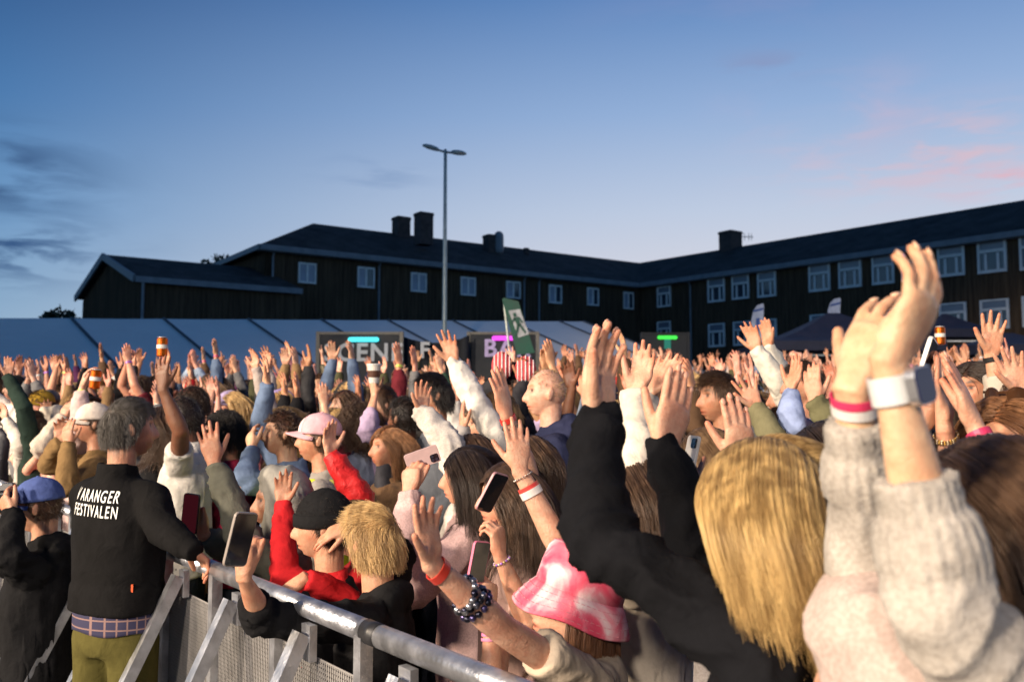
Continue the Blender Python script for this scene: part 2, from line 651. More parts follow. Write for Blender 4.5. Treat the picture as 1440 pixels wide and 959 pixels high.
def ray_to_plane(u, v, p0, nrmv):
    r = ray(u, v)
    o = np.array([0, 0, CAM_Z])
    return o + r * (np.dot(np.asarray(p0) - o, nrmv) / np.dot(r, nrmv))


def slab(parent, name, quad, thick, mat, uvs=True):
    """a roof or wall sheet: quad (4 points, counter clockwise from outside) with thickness behind it"""
    q = [np.asarray(p, float) for p in quad]
    n = nrm(np.cross(q[1] - q[0], q[3] - q[0]))
    gg = G()
    gg.add(q + [p - n * thick for p in q], [(0, 1, 2, 3), (7, 6, 5, 4), (0, 4, 5, 1), (1, 5, 6, 2), (2, 6, 7, 3), (3, 7, 4, 0)])
    me = gg.mesh(name)
    uv = me.uv_layers.new(name='UVMap')
    ex = nrm(q[1] - q[0])
    ey = np.cross(n, ex)
    for lp in me.loops:
        p = np.array(me.vertices[lp.vertex_index].co) - q[0]
        uv.data[lp.index].uv = (np.dot(p, ex), np.dot(p, ey))
    return link(name, me, mat, parent)


def v2(a):
    return np.array([a[0], a[1], 0.0])


D1 = nrm((0.82, 0.57, 0))          # along the left wing, to the right
D2 = nrm((0.63, -0.77, 0))         # along the right wing, towards the camera
N1 = np.array([-D1[1], D1[0], 0])  # away from the yard
N2 = np.array([-D2[1], D2[0], 0])
CE = P(900, 398.6, 62.4)           # the inner corner of the eaves
EZ = CE[2]


def hit_line(u, v, p0, d):
    r = ray(u, v)
    A = np.array([[r[0], -d[0]], [r[1], -d[1]]])
    k = np.linalg.solve(A, np.asarray(p0)[:2])
    return np.asarray(p0) + np.asarray(d) * k[1]


HALF = 5.6
RID = 12.0 - EZ + 0.75             # ridge height over the eave
# ridges meet where both stand HALF behind their eaves
A_ = np.array([[N1[0], N1[1]], [N2[0], N2[1]]])
kk = np.linalg.solve(A_, np.array([HALF, HALF]))
RC = CE + np.array([kk[0], kk[1], RID])
LE = hit_line(366, 340, CE, D1)    # left end of the front eave
RE = hit_line(1440, 321, CE, D2) + D2 * 9.0
APEX = LE + D1 * 5.2 + N1 * HALF + np.array([0, 0, RID])
RFAR = RC + D2 * (np.linalg.norm(RE - CE) + 4)
BL = LE + N1 * 2 * HALF

bld = empty('timber_building', (CE[0], CE[1], 0.0))
set_props(bld, 'long dark timber building of two wings with slate roof and chimneys behind the crowd', 'building')
OFF = -np.array([CE[0], CE[1], 0.0])


def bq(*pts):
    return [np.asarray(p) + OFF for p in pts]


slab(bld, 'roof', bq(LE, CE, RC, APEX), 0.18, MR)
slab(bld, 'roof', bq(CE, RE, RFAR, RC), 0.18, MR)
slab(bld, 'roof', bq(BL, LE, APEX), 0.0, MR) if False else None
gg = G()
gg.add(bq(BL, LE, APEX, BL - [0, 0, .18], LE - [0, 0, .18]), [(0, 1, 2), (0, 3, 4, 1)])
gg.build('roof', MR, bld)
FARC = CE + np.array([kk[0], kk[1], 0]) * 2
slab(bld, 'roof', bq(FARC, BL, APEX, RC), 0.1, MR)
slab(bld, 'roof', bq(RE + N2 * 2 * HALF, FARC, RC, RFAR), 0.1, MR)
WS = 0.45
cw = CE + np.array([kk[0], kk[1], 0]) * (WS / HALF)
lw = LE + D1 * WS + N1 * WS
rw = RE + N2 * WS
Z0 = np.array([0, 0, -EZ + 0.02])
DZ = np.array([0, 0, -0.10])
slab(bld, 'wall', bq(lw + Z0, cw + Z0, cw + DZ, lw + DZ), 0.3, MW)
slab(bld, 'wall', bq(cw + Z0, rw + Z0, rw + DZ, cw + DZ), 0.3, MW)
blw = BL + D1 * WS - N1 * WS
slab(bld, 'wall', bq(blw + Z0, lw + Z0, lw + DZ, blw + DZ), 0.3, MW)
# fascia boards and gutters along the eaves
for a, b, n in ((LE, CE, N1), (CE, RE, N2)):
    gg = G()
    gg.bar(*bq(a - n * 0.04 - [0, 0, .13], b - n * 0.04 - [0, 0, .13]), 0.09, 0.30)
    gg.build('fascia', M_TRIM, bld)
    gg = G()
    gg.bar(*bq(a + n * .26 - [0, 0, .30], b + n * .26 - [0, 0, .30]), 0.44, 0.03)
    gg.build('soffit', M_TRIM, bld)
gg = G()
gg.bar(*bq(BL - [0, 0, .13] - D1 * .05, LE - [0, 0, .13] - D1 * .05), 0.09, 0.28)
gg.build('fascia', M_TRIM, bld)
# upright cladding boards
for a, b, n in ((lw, cw, N1), (cw, rw, N2), (blw, lw, D1)):
    gg = G()
    L = np.linalg.norm(b - a)
    d = nrm(b - a)
    k = 0.2
    while k < L - 0.1:
        p = a + d * k - n * 0.012
        gg.box(p + OFF + (Z0 + DZ) / 2, (0.045, 0.03, EZ - 0.16), (d, n, np.array([0, 0, 1.0])))
        k += 0.24
    set_props(gg.build('cladding', MW, bld), kind='stuff')


def unit_window(kind):
    g = G()
    T = 0.092
    D = 0.10
    if kind == 'triple':
        g.box((-.5 + T / 2, 0, 0), (T, D, 1)); g.box((.5 - T / 2, 0, 0), (T, D, 1))
        g.box((0, 0, .5 - T * .3), (1 - 2 * T, D * .9, T * .6)); g.box((0, -.02, -.5 + T / 2), (1 - 2 * T, D, T))
        g.box((0, 0, .16), (1 - 2 * T, D * .9, T))
        for x in (-.21, .21):
            g.box((x, 0, (-.5 + .16) / 2), (T, D * .9, .66 - T * 1.5))
        panes = [((0, .02, .32), (1 - 2 * T, .02, .26), M_BLIND), ((-.335, .02, -.17), (.2, .02, .56), M_GLASS), ((0, .02, -.17), (.37, .02, .56), M_GLASS), ((.335, .02, -.17), (.2, .02, .56), M_GLASS)]
    else:
        g.box((-.5 + T / 2, 0, 0), (T, D, 1)); g.box((.5 - T / 2, 0, 0), (T, D, 1))
        g.box((0, 0, .5 - T / 2), (1 - 2 * T, D, T)); g.box((0, -.02, -.5 + T / 2), (1 - 2 * T, D, T))
        g.box((0, 0, 0), (T * 1.2, D * .9, 1 - 2 * T))
        panes = [((-.23, .02, 0), (.37, .02, .86), M_CURTAIN), ((.23, .02, 0), (.37, .02, .86), M_CURTAIN if kind == 'pale' else M_GLASS)]
    fm = g.mesh('window')
    fm.materials.append(M_WHITE)
    pm = []
    for c, s, mt in panes:
        q = G()
        q.box(c, s)
        me = q.mesh('pane')
        me.materials.append(mt)
        pm.append(me)
    return fm, pm


WIN = {k: unit_window(k) for k in ('triple', 'pale', 'mixed')}


def window(parent, off, kind, box, p0, d, n):
    u0, v0, u1, v1 = box
    c = ray_to_plane((u0 + u1) / 2, (v0 + v1) / 2, p0, n)
    a = ray_to_plane(u0, (v0 + v1) / 2, p0, n)
    b = ray_to_plane(u1, (v0 + v1) / 2, p0, n)
    t = ray_to_plane((u0 + u1) / 2, v0, p0, n)
    bt = ray_to_plane((u0 + u1) / 2, v1, p0, n)
    fm, pm = WIN[kind]
    o = link('window', fm, None, parent)
    o.location = Vector(c + off - n * 0.06)
    o.rotation_euler = (0, 0, math.atan2(d[1], d[0]))
    o.scale = (np.linalg.norm(b - a), 1.0, t[2] - bt[2])
    for me in pm:
        link('pane', me, None, o)


for bx, k in (((419, 370, 444, 399), 'pale'), ((502, 376, 526, 405), 'mixed'), ((577, 384, 599, 411), 'pale'), ((647, 390, 668, 416), 'pale'),
              ((711, 396, 731, 420), 'mixed'), ((771, 401, 789, 427), 'mixed'), ((825, 405, 841, 430), 'mixed'), ((876, 411, 890, 435), 'mixed')):
    window(bld, OFF, k, bx, lw, D1, N1)
for bx in ((925, 403, 944, 432), (996, 391, 1020, 425), (1030, 387, 1054, 421), (1066, 382, 1092, 418), (1138, 371, 1168, 410), (1180, 365, 1212, 405),
           (1227, 359, 1258, 400), (1268, 353, 1300, 395), (1319, 345, 1357, 389), (1375, 337, 1416, 384), (1434, 329, 1478, 379),
           (925, 452, 944, 482), (997, 455, 1020, 488), (1032, 452, 1056, 486), (1067, 449, 1093, 483), (1140, 442, 1168, 476), (1228, 434, 1260, 470),
           (1321, 426, 1360, 466), (1379, 421, 1420, 463), (1438, 415, 1482, 459)):
    window(bld, OFF, 'triple', bx, cw, D2, N2)
# downpipes
for u, v, p0, n in ((532, 400, lw, N1), (757, 400, lw, N1), (736, 400, lw, N1), (383, 370, lw, N1), (972, 420, cw, N2), (1288, 390, cw, N2)):
    c = ray_to_plane(u, v, p0, n)
    gg = G()
    gg.tube([np.array([c[0], c[1], 0.1]) + OFF - n * .09, np.array([c[0], c[1], EZ - 0.55]) + OFF - n * .09, np.array([c[0], c[1], EZ - 0.28]) + OFF - n * .30], [0.06] * 3, 8)
    gg.build('downpipe', M_TRIM, bld)


def chimney(box, depth, label_cap=True):
    u0, v0, u1, v1 = box
    a, b = P(u0, v1, depth), P(u1, v1, depth)
    t = P((u0 + u1) / 2, v0, depth)
    wd = np.linalg.norm(b - a) / 1.3
    c = (a + b) / 2 + OFF
    gg = G()
    gg.box((c[0], c[1], (c[2] + t[2]) / 2), (wd, wd * 0.9, t[2] - c[2]), (D1, N1, np.array([0, 0, 1.0])))
    gg.box((c[0], c[1], t[2] - 0.12), (wd * 1.08, wd * .98, 0.14), (D1, N1, np.array([0, 0, 1.0])))
    o = gg.build('chimney', M_BRICK, bld)
    return o, c, t[2]


chimney((551, 306, 577, 341), 57.5)
chimney((582, 300, 609, 345), 55.0)
ch, cc, cz = chimney((679, 331, 701, 357), 60.0)
gg = G()
gg.tube([(cc[0] + .55, cc[1], cz - 1.0), (cc[0] + .55, cc[1], cz - .05)], [.33, .33], 12)
gg.build('flue', M_TRIM, ch)
chimney((736, 349, 744, 358), 62.0)
ch, cc, cz = chimney((1012, 326, 1043, 358), 63.0)
gg = G()
gg.tube([(cc[0] + .6, cc[1], cz - .35), (cc[0] + 1.6, cc[1], cz - .38)], [.03, .03], 6)
for k in (.75, 1.0, 1.3, 1.5):
    gg.tube([(cc[0] + k, cc[1], cz - .62), (cc[0] + k, cc[1], cz - .12)], [.02, .02], 6)
gg.build('aerial', M_TRIM, ch)
# small violet flood lamp under the right wing's eave
c = ray_to_plane(1273, 362, cw, N2) + OFF
gg = G()
gg.box((c[0] - .25, c[1] - .2, c[2]), (.75, .35, .38), (D2, N2, np.array([0, 0, 1.0])), 0.8)
fl = gg.build('floodlight', plain('floodlight_housing', (0.03, 0.03, 0.05), 0.5), bld)
gg = G()
gg.box((c[0] - .33 - .12, c[1] - .36, c[2] - .03), (.5, .03, .24), (D2, N2, np.array([0, 0, 1.0])))
gg.build('lens', emit('violet_lamp', (0.10, 0.03, 0.42), 0.8), fl)

# ------------------------------------------------------------------ annex at the left
K = P(190, 388, 41.0)
KZ = K[2]
KE = hit_line(425, 402, K, D1)
GL = hit_line(107, 413, K, -D2)
GL[2] = KZ
PK = hit_line(143, 358, (K + GL) / 2, D1) if False else (K + GL) / 2
PK = np.array([PK[0], PK[1], P(143, 358, PK[1])[2]])
anx = empty('timber_annex', (K[0], K[1], 0))
set_props(anx, 'low dark timber annex with a gable end and grey verge boards behind the marquee', 'building')
OA = -np.array([K[0], K[1], 0])


def aq(*pts):
    return [np.asarray(p) + OA for p in pts]


RL = KE - K
slab(anx, 'roof', aq(K, KE, PK + RL, PK), 0.16, MR)
slab(anx, 'roof', aq(GL + RL, GL, PK, PK + RL), 0.16, MR)
up = np.array([0, 0, 1.0])
aw = [K + D1 * .3 - D2 * .25, KE - D2 * .25, GL + D1 * .3 + D2 * .25]
zb = lambda p: np.array([p[0], p[1], 0.02])
slab(anx, 'wall', aq(zb(aw[0]), zb(aw[1]), aw[1] - up * .2, aw[0] - up * .2), 0.25, MW)
gp = PK + D1 * .3 - up * .28
gg = G()
pts = aq(zb(aw[2]), zb(aw[0]), aw[0] - up * .2, gp, aw[2] - up * .2)
gg.add(pts + [p + D1 * .25 for p in pts], [(0, 1, 2, 3, 4), (9, 8, 7, 6, 5), (0, 5, 6, 1), (1, 6, 7, 2), (2, 7, 8, 3), (3, 8, 9, 4), (4, 9, 5, 0)])
gg.build('gable_wall', MW, anx)
for a, b in ((K, PK), (GL, PK)):
    gg = G()
    gg.bar(*aq(a - up * .1 - D1 * .05, b - up * .1 - D1 * .05), 0.10, 0.34)
    gg.build('verge_board', M_TRIM, anx)
gg = G()
gg.bar(*aq(K - up * .14 + D2 * .05, KE - up * .14 + D2 * .05), 0.08, 0.28)
gg.build('fascia', M_TRIM, anx)
for p0, d, n in ((aw[0], D1, -D2), (aw[2], -D2, D1)):
    gg = G()
    L = np.linalg.norm(aw[1] - aw[0]) if n is not D1 else np.linalg.norm(aw[0] - aw[2])
    dd = d if n is not D1 else nrm(aw[0] - aw[2])
    k = .25
    while k < L:
        h = KZ - .25 if n is not D1 else KZ - .3 + (1 - abs(k / L - .5) * 2) * (PK[2] - KZ - .1)
        p = p0 + dd * k - n * .012
        gg.box(np.array([p[0], p[1], h / 2]) + OA, (.05, .03, h), (dd, n, up))
        k += .26
    set_props(gg.build('cladding', MW, anx), kind='stuff')
for u0, u1, v0 in ((119, 127, 424), (134, 143, 418), (147, 158, 415), (163, 175, 408)):
    a = ray_to_plane(u0, 440, aw[0], D1)
    b = ray_to_plane(u1, 440, aw[0], D1)
    t = ray_to_plane((u0 + u1) / 2, v0, aw[0], D1)
    gg = G()
    gg.box(((a + b) / 2 - D1 * .03) * [1, 1, 0] + up * (t[2] - 1.3) + OA, (np.linalg.norm(b - a), .05, 2.6), (-D2, D1, up))
    gg.build('window', M_CURTAIN, anx)
c = K + D2 * .02 + D1 * .35
gg = G()
gg.tube([zb(c) + OA, c - up * .3 + OA], [.07, .07], 8)
gg.build('downpipe', M_TRIM, anx)


# ------------------------------------------------------------------ bushes behind the roofs
def bush(u, v, d, w_, h_, label, n=260):
    c = P(u, v, d)
    o = empty('bush', (c[0], c[1], 0))
    set_props(o, label, 'bush')
    g = G()
    r = random.Random(int(u))
    for k in range(n):
        a, rr, zz = r.uniform(0, 6.28), math.sqrt(r.random()), r.random()
        p = np.array([math.cos(a) * rr * w_, math.sin(a) * rr * w_, c[2] - h_ + (zz + .15 * r.random()) * h_ * 1.3 * (1 - .5 * rr)])
        q = nrm([r.uniform(-1, 1), r.uniform(-1, 1), r.uniform(-.2, 1)])
        s = np.cross(q, nrm([r.uniform(-1, 1), r.uniform(-1, 1), r.uniform(-1, 1)])) * .16
        g.add([p - s, p + q * .3 + s * .1, p + s, p - q * .3], [(0, 1, 2, 3)])
    g.build('foliage', M_LEAF, o)
    g = G()
    for k in range(5):
        a = k * 1.3
        g.tube([(0, 0, 0), (math.cos(a) * w_ * .3, math.sin(a) * w_ * .3, c[2] - h_ * .4)], [.09, .03], 6)
    g.build('stem', M_BARK, o)


bush(86, 440, 52, 1.1, 1.1, 'small dark bush at the foot of the sky left of the gable')
bush(308, 364, 62, 1.3, 1.6, 'dark leafy treetop peeping over the annex roof')

# ------------------------------------------------------------------ marquee
TA, TB = P(0, 447, 20.0), P(820, 452, 29.0)
TD = nrm(TB - TA)
TH = nrm((0.66, -0.75, 0))
tent = empty('marquee', (TA[0], TA[1], 0))
set_props(tent, 'long white marquee with a seamed sloping roof in front of the building', 'marquee')
OT = -np.array([TA[0], TA[1], 0])
RUN, DROP = 5.2, 0.37
seam_u = [100, 230, 349, 452, 545, 636, 716, 786]
seams = [-6.4, -3.2] + [float(np.dot(hit_line(u, 448, TA, TD) - TA, TD)) for u in seam_u] + [float(np.linalg.norm(TB - TA))]
for k in range(len(seams) - 1):
    a, b = TA + TD * (seams[k] + .03), TA + TD * (seams[k + 1] - .03)
    for sg, nm in ((1, 'roof_panel'), (-1, 'roof_panel')):
        q = [a, b, b + TH * RUN * sg - up * RUN * DROP, a + TH * RUN * sg - up * RUN * DROP]
        # a taut sheet that sags a little between its beams
        gg = G()
        nn = 7
        nrm_ = nrm(np.cross(q[1] - q[0], q[0] - q[3])) * (1 if sg > 0 else -1)
        rows = []
        for i in range(nn):
            for j in range(nn):
                s_, t_ = i / (nn - 1), j / (nn - 1)
                p = (q[0] * (1 - s_) + q[1] * s_) * (1 - t_) + (q[3] * (1 - s_) + q[2] * s_) * t_
                gg.v.append(tuple(p + OT - up * .05 * math.sin(math.pi * s_) * math.sin(math.pi * min(1, t_ * .9 + .05))))
        for i in range(nn - 1):
            for j in range(nn - 1):
                gg.f.append((i * nn + j, i * nn + j + 1, (i + 1) * nn + j + 1, (i + 1) * nn + j) if sg > 0 else (i * nn + j, (i + 1) * nn + j, (i + 1) * nn + j + 1, i * nn + j + 1))
        gg.build(nm, M_PVC, tent, smooth=True)
    e0, e1 = a + TH * RUN - up * RUN * DROP, b + TH * RUN - up * RUN * DROP
    slab(tent, 'wall_panel', [np.array([e0[0], e0[1], .05]) + OT, np.array([e1[0], e1[1], .05]) + OT, e1 + OT - up * .02, e0 + OT - up * .02], .02, M_PVC)
for s_ in seams:
    p = TA + TD * s_
    gg = G()
    gg.bar(p + OT + up * .005, p + TH * RUN - up * RUN * DROP + OT + up * .005, .055, .06)
    gg.build('seam_beam', plain('dark_beam', (0.05, 0.055, 0.065), 0.5) if 'dark_beam' not in bpy.data.materials else bpy.data.materials['dark_beam'], tent)
p = TB + TD * .02
gg = G()
gg.add([q + OT for q in (p, p + TH * RUN - up * RUN * DROP, p - TH * RUN - up * RUN * DROP)], [(0, 1, 2)])
gg.add([q + OT for q in (p + TH * RUN - up * RUN * DROP, (p + TH * RUN) * [1, 1, 0], (p - TH * RUN) * [1, 1, 0], p - TH * RUN - up * RUN * DROP)], [(0, 1, 2, 3)])
gg.build('gable_wall', M_PVC, tent)

# ------------------------------------------------------------------ signs in front of the marquee
M_NEONC, M_NEONM, M_NEONG = emit('cyan_tube_light', (0.10, 0.85, 0.95), 1.5), emit('magenta_tube_light', (0.95, 0.09, 0.85), 1.5), emit('green_tube_light', (0.08, 0.95, 0.10), 1.2)
M_PANEL = plain('dark_panel', (0.012, 0.015, 0.020), 0.7, var=0.25, scale=3)
M_POSTT = plain('pale_post', (0.12, 0.115, 0.10), 0.6)


def sign(u0, u1, v0, d, text, tu, tv, size, tube, tcol, lcol, label):
    a, b = P(u0, v0, d), P(u1, v0, d)
    o = empty('bar_sign', ((a[0] + b[0]) / 2, d, ground_z(0, d)))
    set_props(o, label, 'sign')
    W_, H_ = b[0] - a[0], a[2] - o.location.z
    g = G(); g.box((0, 0, H_ / 2 + .02), (W_, .12, H_ - .04)); g.build('panel', M_PANEL, o)
    for s_ in (-1, 1):
        g = G(); g.box((s_ * (W_ / 2 + .04), 0, H_ / 2 + .04), (.07, .14, H_ + .04)); g.build('post', M_POSTT, o)
    g = G(); g.box((0, 0, H_ + .03), (W_, .14, .05)); g.build('top_rail', M_POSTT, o)
    t0, t1 = P(tube[0], tube[2], d), P(tube[1], tube[2], d)
    g = G(); g.tube([(t0[0] - o.location.x, -.11, t0[2] - o.location.z), (t1[0] - o.location.x, -.11, t0[2] - o.location.z)], [.045, .045], 10); g.build('tube_light', tcol, o)
    if text:
        me = text_mesh(text, size, 0.012, 0.008, 0, 1.12)
        me.materials.append(lcol)
        tp = P(tu, tv, d)
        l = link('lettering', me, None, o, loc=(tp[0] - o.location.x, -.075, tp[2] - o.location.z))
        l.rotation_euler = (math.pi / 2, 0, 0)
    return o


sign(451, 562, 471, 17.0, 'SCENE', 512, 497, .47, (494, 531, 478), M_NEONC, M_LETTER, 'dark sign panel reading SCENE under a cyan tube light')
sign(662, 753, 471, 17.6, 'BAR', 713, 491, .47, (695, 723, 476), M_NEONM, plain('purple_lit_lettering', (0.36, 0.30, 0.52), 0.6), 'dark sign panel reading BAR under a magenta tube light')  # BAR letters are pale; the tube's purple light is put into their colour
sg = sign(905, 965, 471, 22.0, '', 0, 0, .3, (926, 949, 475), M_NEONG, M_LETTER, 'dark panel with a green tube light before the right wing')
for ch_ in sg.children:
    if ch_.name.split('.')[0] in ('post', 'top_rail'):
        ch_.data.materials[0] = M_PANEL
pp = P(938, 484, 22.0)
g = G(); g.box((pp[0] - sg.location.x, -.075, pp[2] - sg.location.z), (.16, .02, .24)); es = g.build('exit_plate', emit('exit_green', (0.05, .30, .22), .7), sg)
# draped cloth between the two signs
o = empty('drape', (P(611, 480, 17.3)[0], 17.3, ground_z(0, 17.3)))
set_props(o, 'dark cloth hung in a sag between the SCENE and BAR panels', 'drape')
g = G()
for i in range(25):
    u = 563 + (660 - 563) * i / 24
    s_ = i / 24
    v = 471 + 11 * math.sin(math.pi * s_) ** .8
    q = P(u, v, 17.3)
    wob = .05 * math.sin(i * 1.9)
    g.v += [(q[0] - o.location.x, wob, q[2] - o.location.z), (q[0] - o.location.x, wob * 1.8, .03)]
for i in range(24):
    g.f.append((2 * i, 2 * i + 1, 2 * i + 3, 2 * i + 2))
ob = g.build('cloth', M_BLACK, o, smooth=True)
md = ob.modifiers.new('thick', 'SOLIDIFY'); md.thickness = .02
me = text_mesh('F', .42, .012, .008); me.materials.append(M_LETTER)
tp = P(598, 494, 17.3)
l = link('lettering', me, None, o, loc=(tp[0] - o.location.x, -.13, tp[2] - o.location.z)); l.rotation_euler = (math.pi / 2, 0, 0)


def flag(name, pts, d, mat, label, poleu, cat='flag', extra=None):
    c = P(poleu[0], poleu[1], d)
    o = empty(name, (c[0], d, ground_z(0, d)))
    set_props(o, label, cat)
    g = G()
    q = [P(u, v, d) - np.array(o.location) for u, v in pts]
    n = len(q)
    g.add([p + [0, -.02, 0] for p in q] + [p + [0, .02, 0] for p in q], [tuple(range(n)), tuple(range(n, 2 * n))[::-1]] + [(i, i + n, (i + 1) % n + n, (i + 1) % n) for i in range(n)])
    g.build('banner', mat, o)
    g = G(); g.tube([(0, .05, 0), (P(pts[0][0], pts[0][1], d) - np.array(o.location)) + [.03, .05, 0]], [.03, .02], 8); g.build('pole', M_GALV, o)
    for nm, ps, mt, off in extra or []:
        g = G()
        for poly in ps:
            q = [P(u, v, d) - np.array(o.location) + [0, off, 0] for u, v in poly]
            n = len(q)
            g.add(q + [p + [0, .012, 0] for p in q], [tuple(range(n)), tuple(range(n, 2 * n))[::-1]] + [(i, i + n, (i + 1) % n + n, (i + 1) % n) for i in range(n)])
        g.build(nm, mt, o)
    return o


flag('beach_flag', [(706, 421), (709, 419), (729, 424), (752, 496), (727, 499)], 16.4, M_GREEN, 'tilted green banner with a walking figure above the BAR panel', (735, 520), 'banner', [
    ('print_panel', [[(715, 437), (731, 435), (744, 470), (729, 475)]], plain('print_white', (0.30, 0.32, 0.34), 0.6), -.035),
    ('walking_figure', [[(721, 441), (725, 440), (726.5, 445), (722.5, 446)], [(722, 447), (729, 446), (732, 457), (727, 458)], [(727, 457), (731, 457), (727, 471), (724, 472)], [(729, 456), (732, 456), (740, 467), (737.5, 469)],
                        [(723, 447), (725, 449), (719.5, 455), (718.5, 453)], [(728, 446), (730, 446), (735.5, 453), (734, 455)]], M_GREEN, -.05)])
feather = lambda u, v, w_, h_: [(u + w_ * .9, v), (u + w_, v + h_ * .04), (u + w_ * .9, v + h_), (u, v + h_), (u + w_ * .02, v + h_ * .42), (u + w_ * .2, v + h_ * .17), (u + w_ * .5, v + h_ * .04)]
flag('feather_flag', feather(1056, 427, 18, 58), 30, M_FLAG, 'pale blue feather flag with blue print before the ground floor windows', (1057, 500), 'flag', [
    ('print', [[(1063, 448), (1068, 447), (1067, 470), (1062, 470)]], M_BLUEP, -.035), ('stripe', [[(1060, 436), (1073, 433), (1073, 436), (1059, 439)]], M_BLUEP, -.035)])
flag('feather_flag', feather(1164, 419, 18, 40), 32, M_FLAG, 'white feather flag tip showing above the dark canopy', (1165, 500), 'flag', [
    ('stripe', [[(1168, 428), (1181, 425), (1181, 428), (1167, 431)]], M_BLUEP, -.035)])


# ------------------------------------------------------------------ canopies
def canopy(u0, u1, uc, ve, vt, d, label, legs_white=False, dep=None):
    a, b, t = P(u0, ve, d), P(u1, ve, d), P(uc, vt, d)
    W_ = b[0] - a[0]
    Dp = dep or W_ * .8
    o = empty('canopy', (t[0], d + Dp / 2, ground_z(0, d)))
    set_props(o, label, 'canopy')
    ez, tz = a[2] - o.location.z, t[2] - o.location.z
    x0, x1 = a[0] - t[0], b[0] - t[0]
    g = G()
    n = 12
    rim, rings = [], []
    for k in range(6):
        s_ = k / 5
        r = []
        for x, y in ((x0, -Dp / 2), (0.0, -Dp / 2), (x1, -Dp / 2), (x1, 0), (x1, Dp / 2), (0.0, Dp / 2), (x0, Dp / 2), (x0, 0)):
            z = ez + (tz - ez) * (s_ ** 1.35)
            kx = 1 - s_ * .93
            r.append((x * kx, y * kx, z))
        rings.append(np.array(r))
    skirt = rings[0].copy(); skirt[:, 2] -= .28
    g.loft([skirt] + rings)
    g.build('cover', M_NAVY, o)
    for x in (x0 * .97, x1 * .97):
        for y in (-Dp / 2 * .97, Dp / 2 * .97):
            g = G(); g.box((x, y, (ez - .1) / 2), (.06, .06, ez - .1)); g.build('leg', M_WHITE if legs_white else M_GALV, o)
    g = G(); g.box(((x0 + x1) / 2, -Dp / 2 * .97, ez - .42), ((x1 - x0) * .93, .04, .05)); g.build('cross_bar', M_WHITE if legs_white else M_GALV, o)
    return o


canopy(1085, 1332, 1205, 479, 431, 26, 'wide navy pop up canopy behind the crowd under the right wing')
canopy(1318, 1402, 1343, 462, 438, 30, 'navy canopy with white legs just right of the raised clapping hands', True)
canopy(1372, 1520, 1450, 484, 464, 25, 'low dark canopy at the right edge of the yard')

# ------------------------------------------------------------------ lamp post
lp = P(625, 470, 22.0)
o = empty('street_lamp', (lp[0], 22.0, ground_z(0, 22)))
set_props(o, 'tall thin street lamp with two small heads standing before the marquee', 'street lamp')
topz = P(625, 212, 22.0)[2] - o.location.z
g = G(); g.tube([(0, 0, 0), (0, 0, 3.2), (0, 0, topz)], [.070, .055, .042], 12); g.build('post', M_GALV, o, smooth=True)
hl, hr = P(594, 205, 22.0), P(656, 217, 22.0)
for e, dx in ((hl, -1), (hr, 1)):
    ex, ez = e[0] - o.location.x, e[2] - o.location.z
    g = G(); g.tube([(0, 0, topz - .04), (ex * .30, 0, topz - .04 + (ez - topz + .04) * .3)], [.03, .03], 8); g.build('arm', M_GALV, o)
    x0_, z0_ = ex * .28, topz - .04 + (ez - topz + .04) * .28
    rings = []
    for s_, wd, ht in ((0, .05, .04), (.15, .09, .06), (.45, .13, .065), (.75, .12, .055), (.95, .07, .03), (1.0, .03, .015)):
        cx_, cz_ = x0_ + (ex - x0_) * s_, z0_ + (ez - z0_) * s_
        a_ = np.linspace(0, 2 * math.pi, 12, endpoint=False)
        rings.append(np.stack([np.full(12, cx_), wd * np.cos(a_), cz_ + ht * np.sin(a_) * np.where(np.sin(a_) > 0, 1.2, .6)], 1))
    g = G(); g.loft(rings if dx > 0 else [r[::-1] for r in rings]); g.build('lamp_head', M_GALV, o, smooth=True)

# ------------------------------------------------------------------ crowd barrier
BP0, BE = np.array([0.0, 1.86, 0.0]), nrm((-0.62, 0.785, 0))
BS = np.array([BE[1] * -1, BE[0], 0.0])          # towards the stage
BS = nrm((-0.785, -0.62, 0))
RAILZ, PITCHB = 1.20, 1.04
pm = G()
nx, nz = 80, 80
for i in range(nx + 1):
    pm.box((-PITCHB / 2 + .02 + (PITCHB - .04) * i / nx, 0, .60), (.0048, .002, .96))
for j in range(nz + 1):
    pm.box((0, .0025, .12 + .96 * j / nz), (PITCHB - .05, .002, .0078))
perf_me = pm.mesh('perforated_sheet'); perf_me.materials.append(M_SCREEN)


def hmesh(name, mat, fn, smooth=False):
    q = G(); fn(q); me = q.mesh(name, smooth); me.materials.append(mat); return me


# local frame of a unit: x along the rail, -y towards the stage
rail_me = hmesh('top_rail', M_ALU, lambda q: q.tube([(-PITCHB / 2 + .008, 0, RAILZ), (PITCHB / 2 - .008, 0, RAILZ)], [.027, .027], 20, caps=False), True)
post_me = hmesh('post', M_ALU, lambda q: q.box((0, -.008, .61), (.036, .036, 1.16)))
bot_me = hmesh('bottom_rail', M_ALUD, lambda q: q.box((0, -.01, .10), (PITCHB - .06, .05, .06)))
mid_me = hmesh('middle_rail', M_ALUD, lambda q: q.box((0, .022, .42), (PITCHB - .06, .03, .05)))
brace_me = hmesh('brace', M_ALU, lambda q: q.bar((0, -.045, 1.15), (0, -.62, .05), .038, .044, (1, 0, 0)))
foot_me = hmesh('floor_plate', M_ALUD, lambda q: q.box((0, -.36, .018), (PITCHB - .02, .72, .024)))
lug_me = hmesh('bracket', M_ALU, lambda q: q.box((0, -.022, 1.125), (.052, .022, .09)))
tape_me = hmesh('joint_sleeve', M_TAPE, lambda q: q.tube([(-.035, 0, RAILZ), (.035, 0, RAILZ)], [.0282, .0282], 20, caps=False), True)
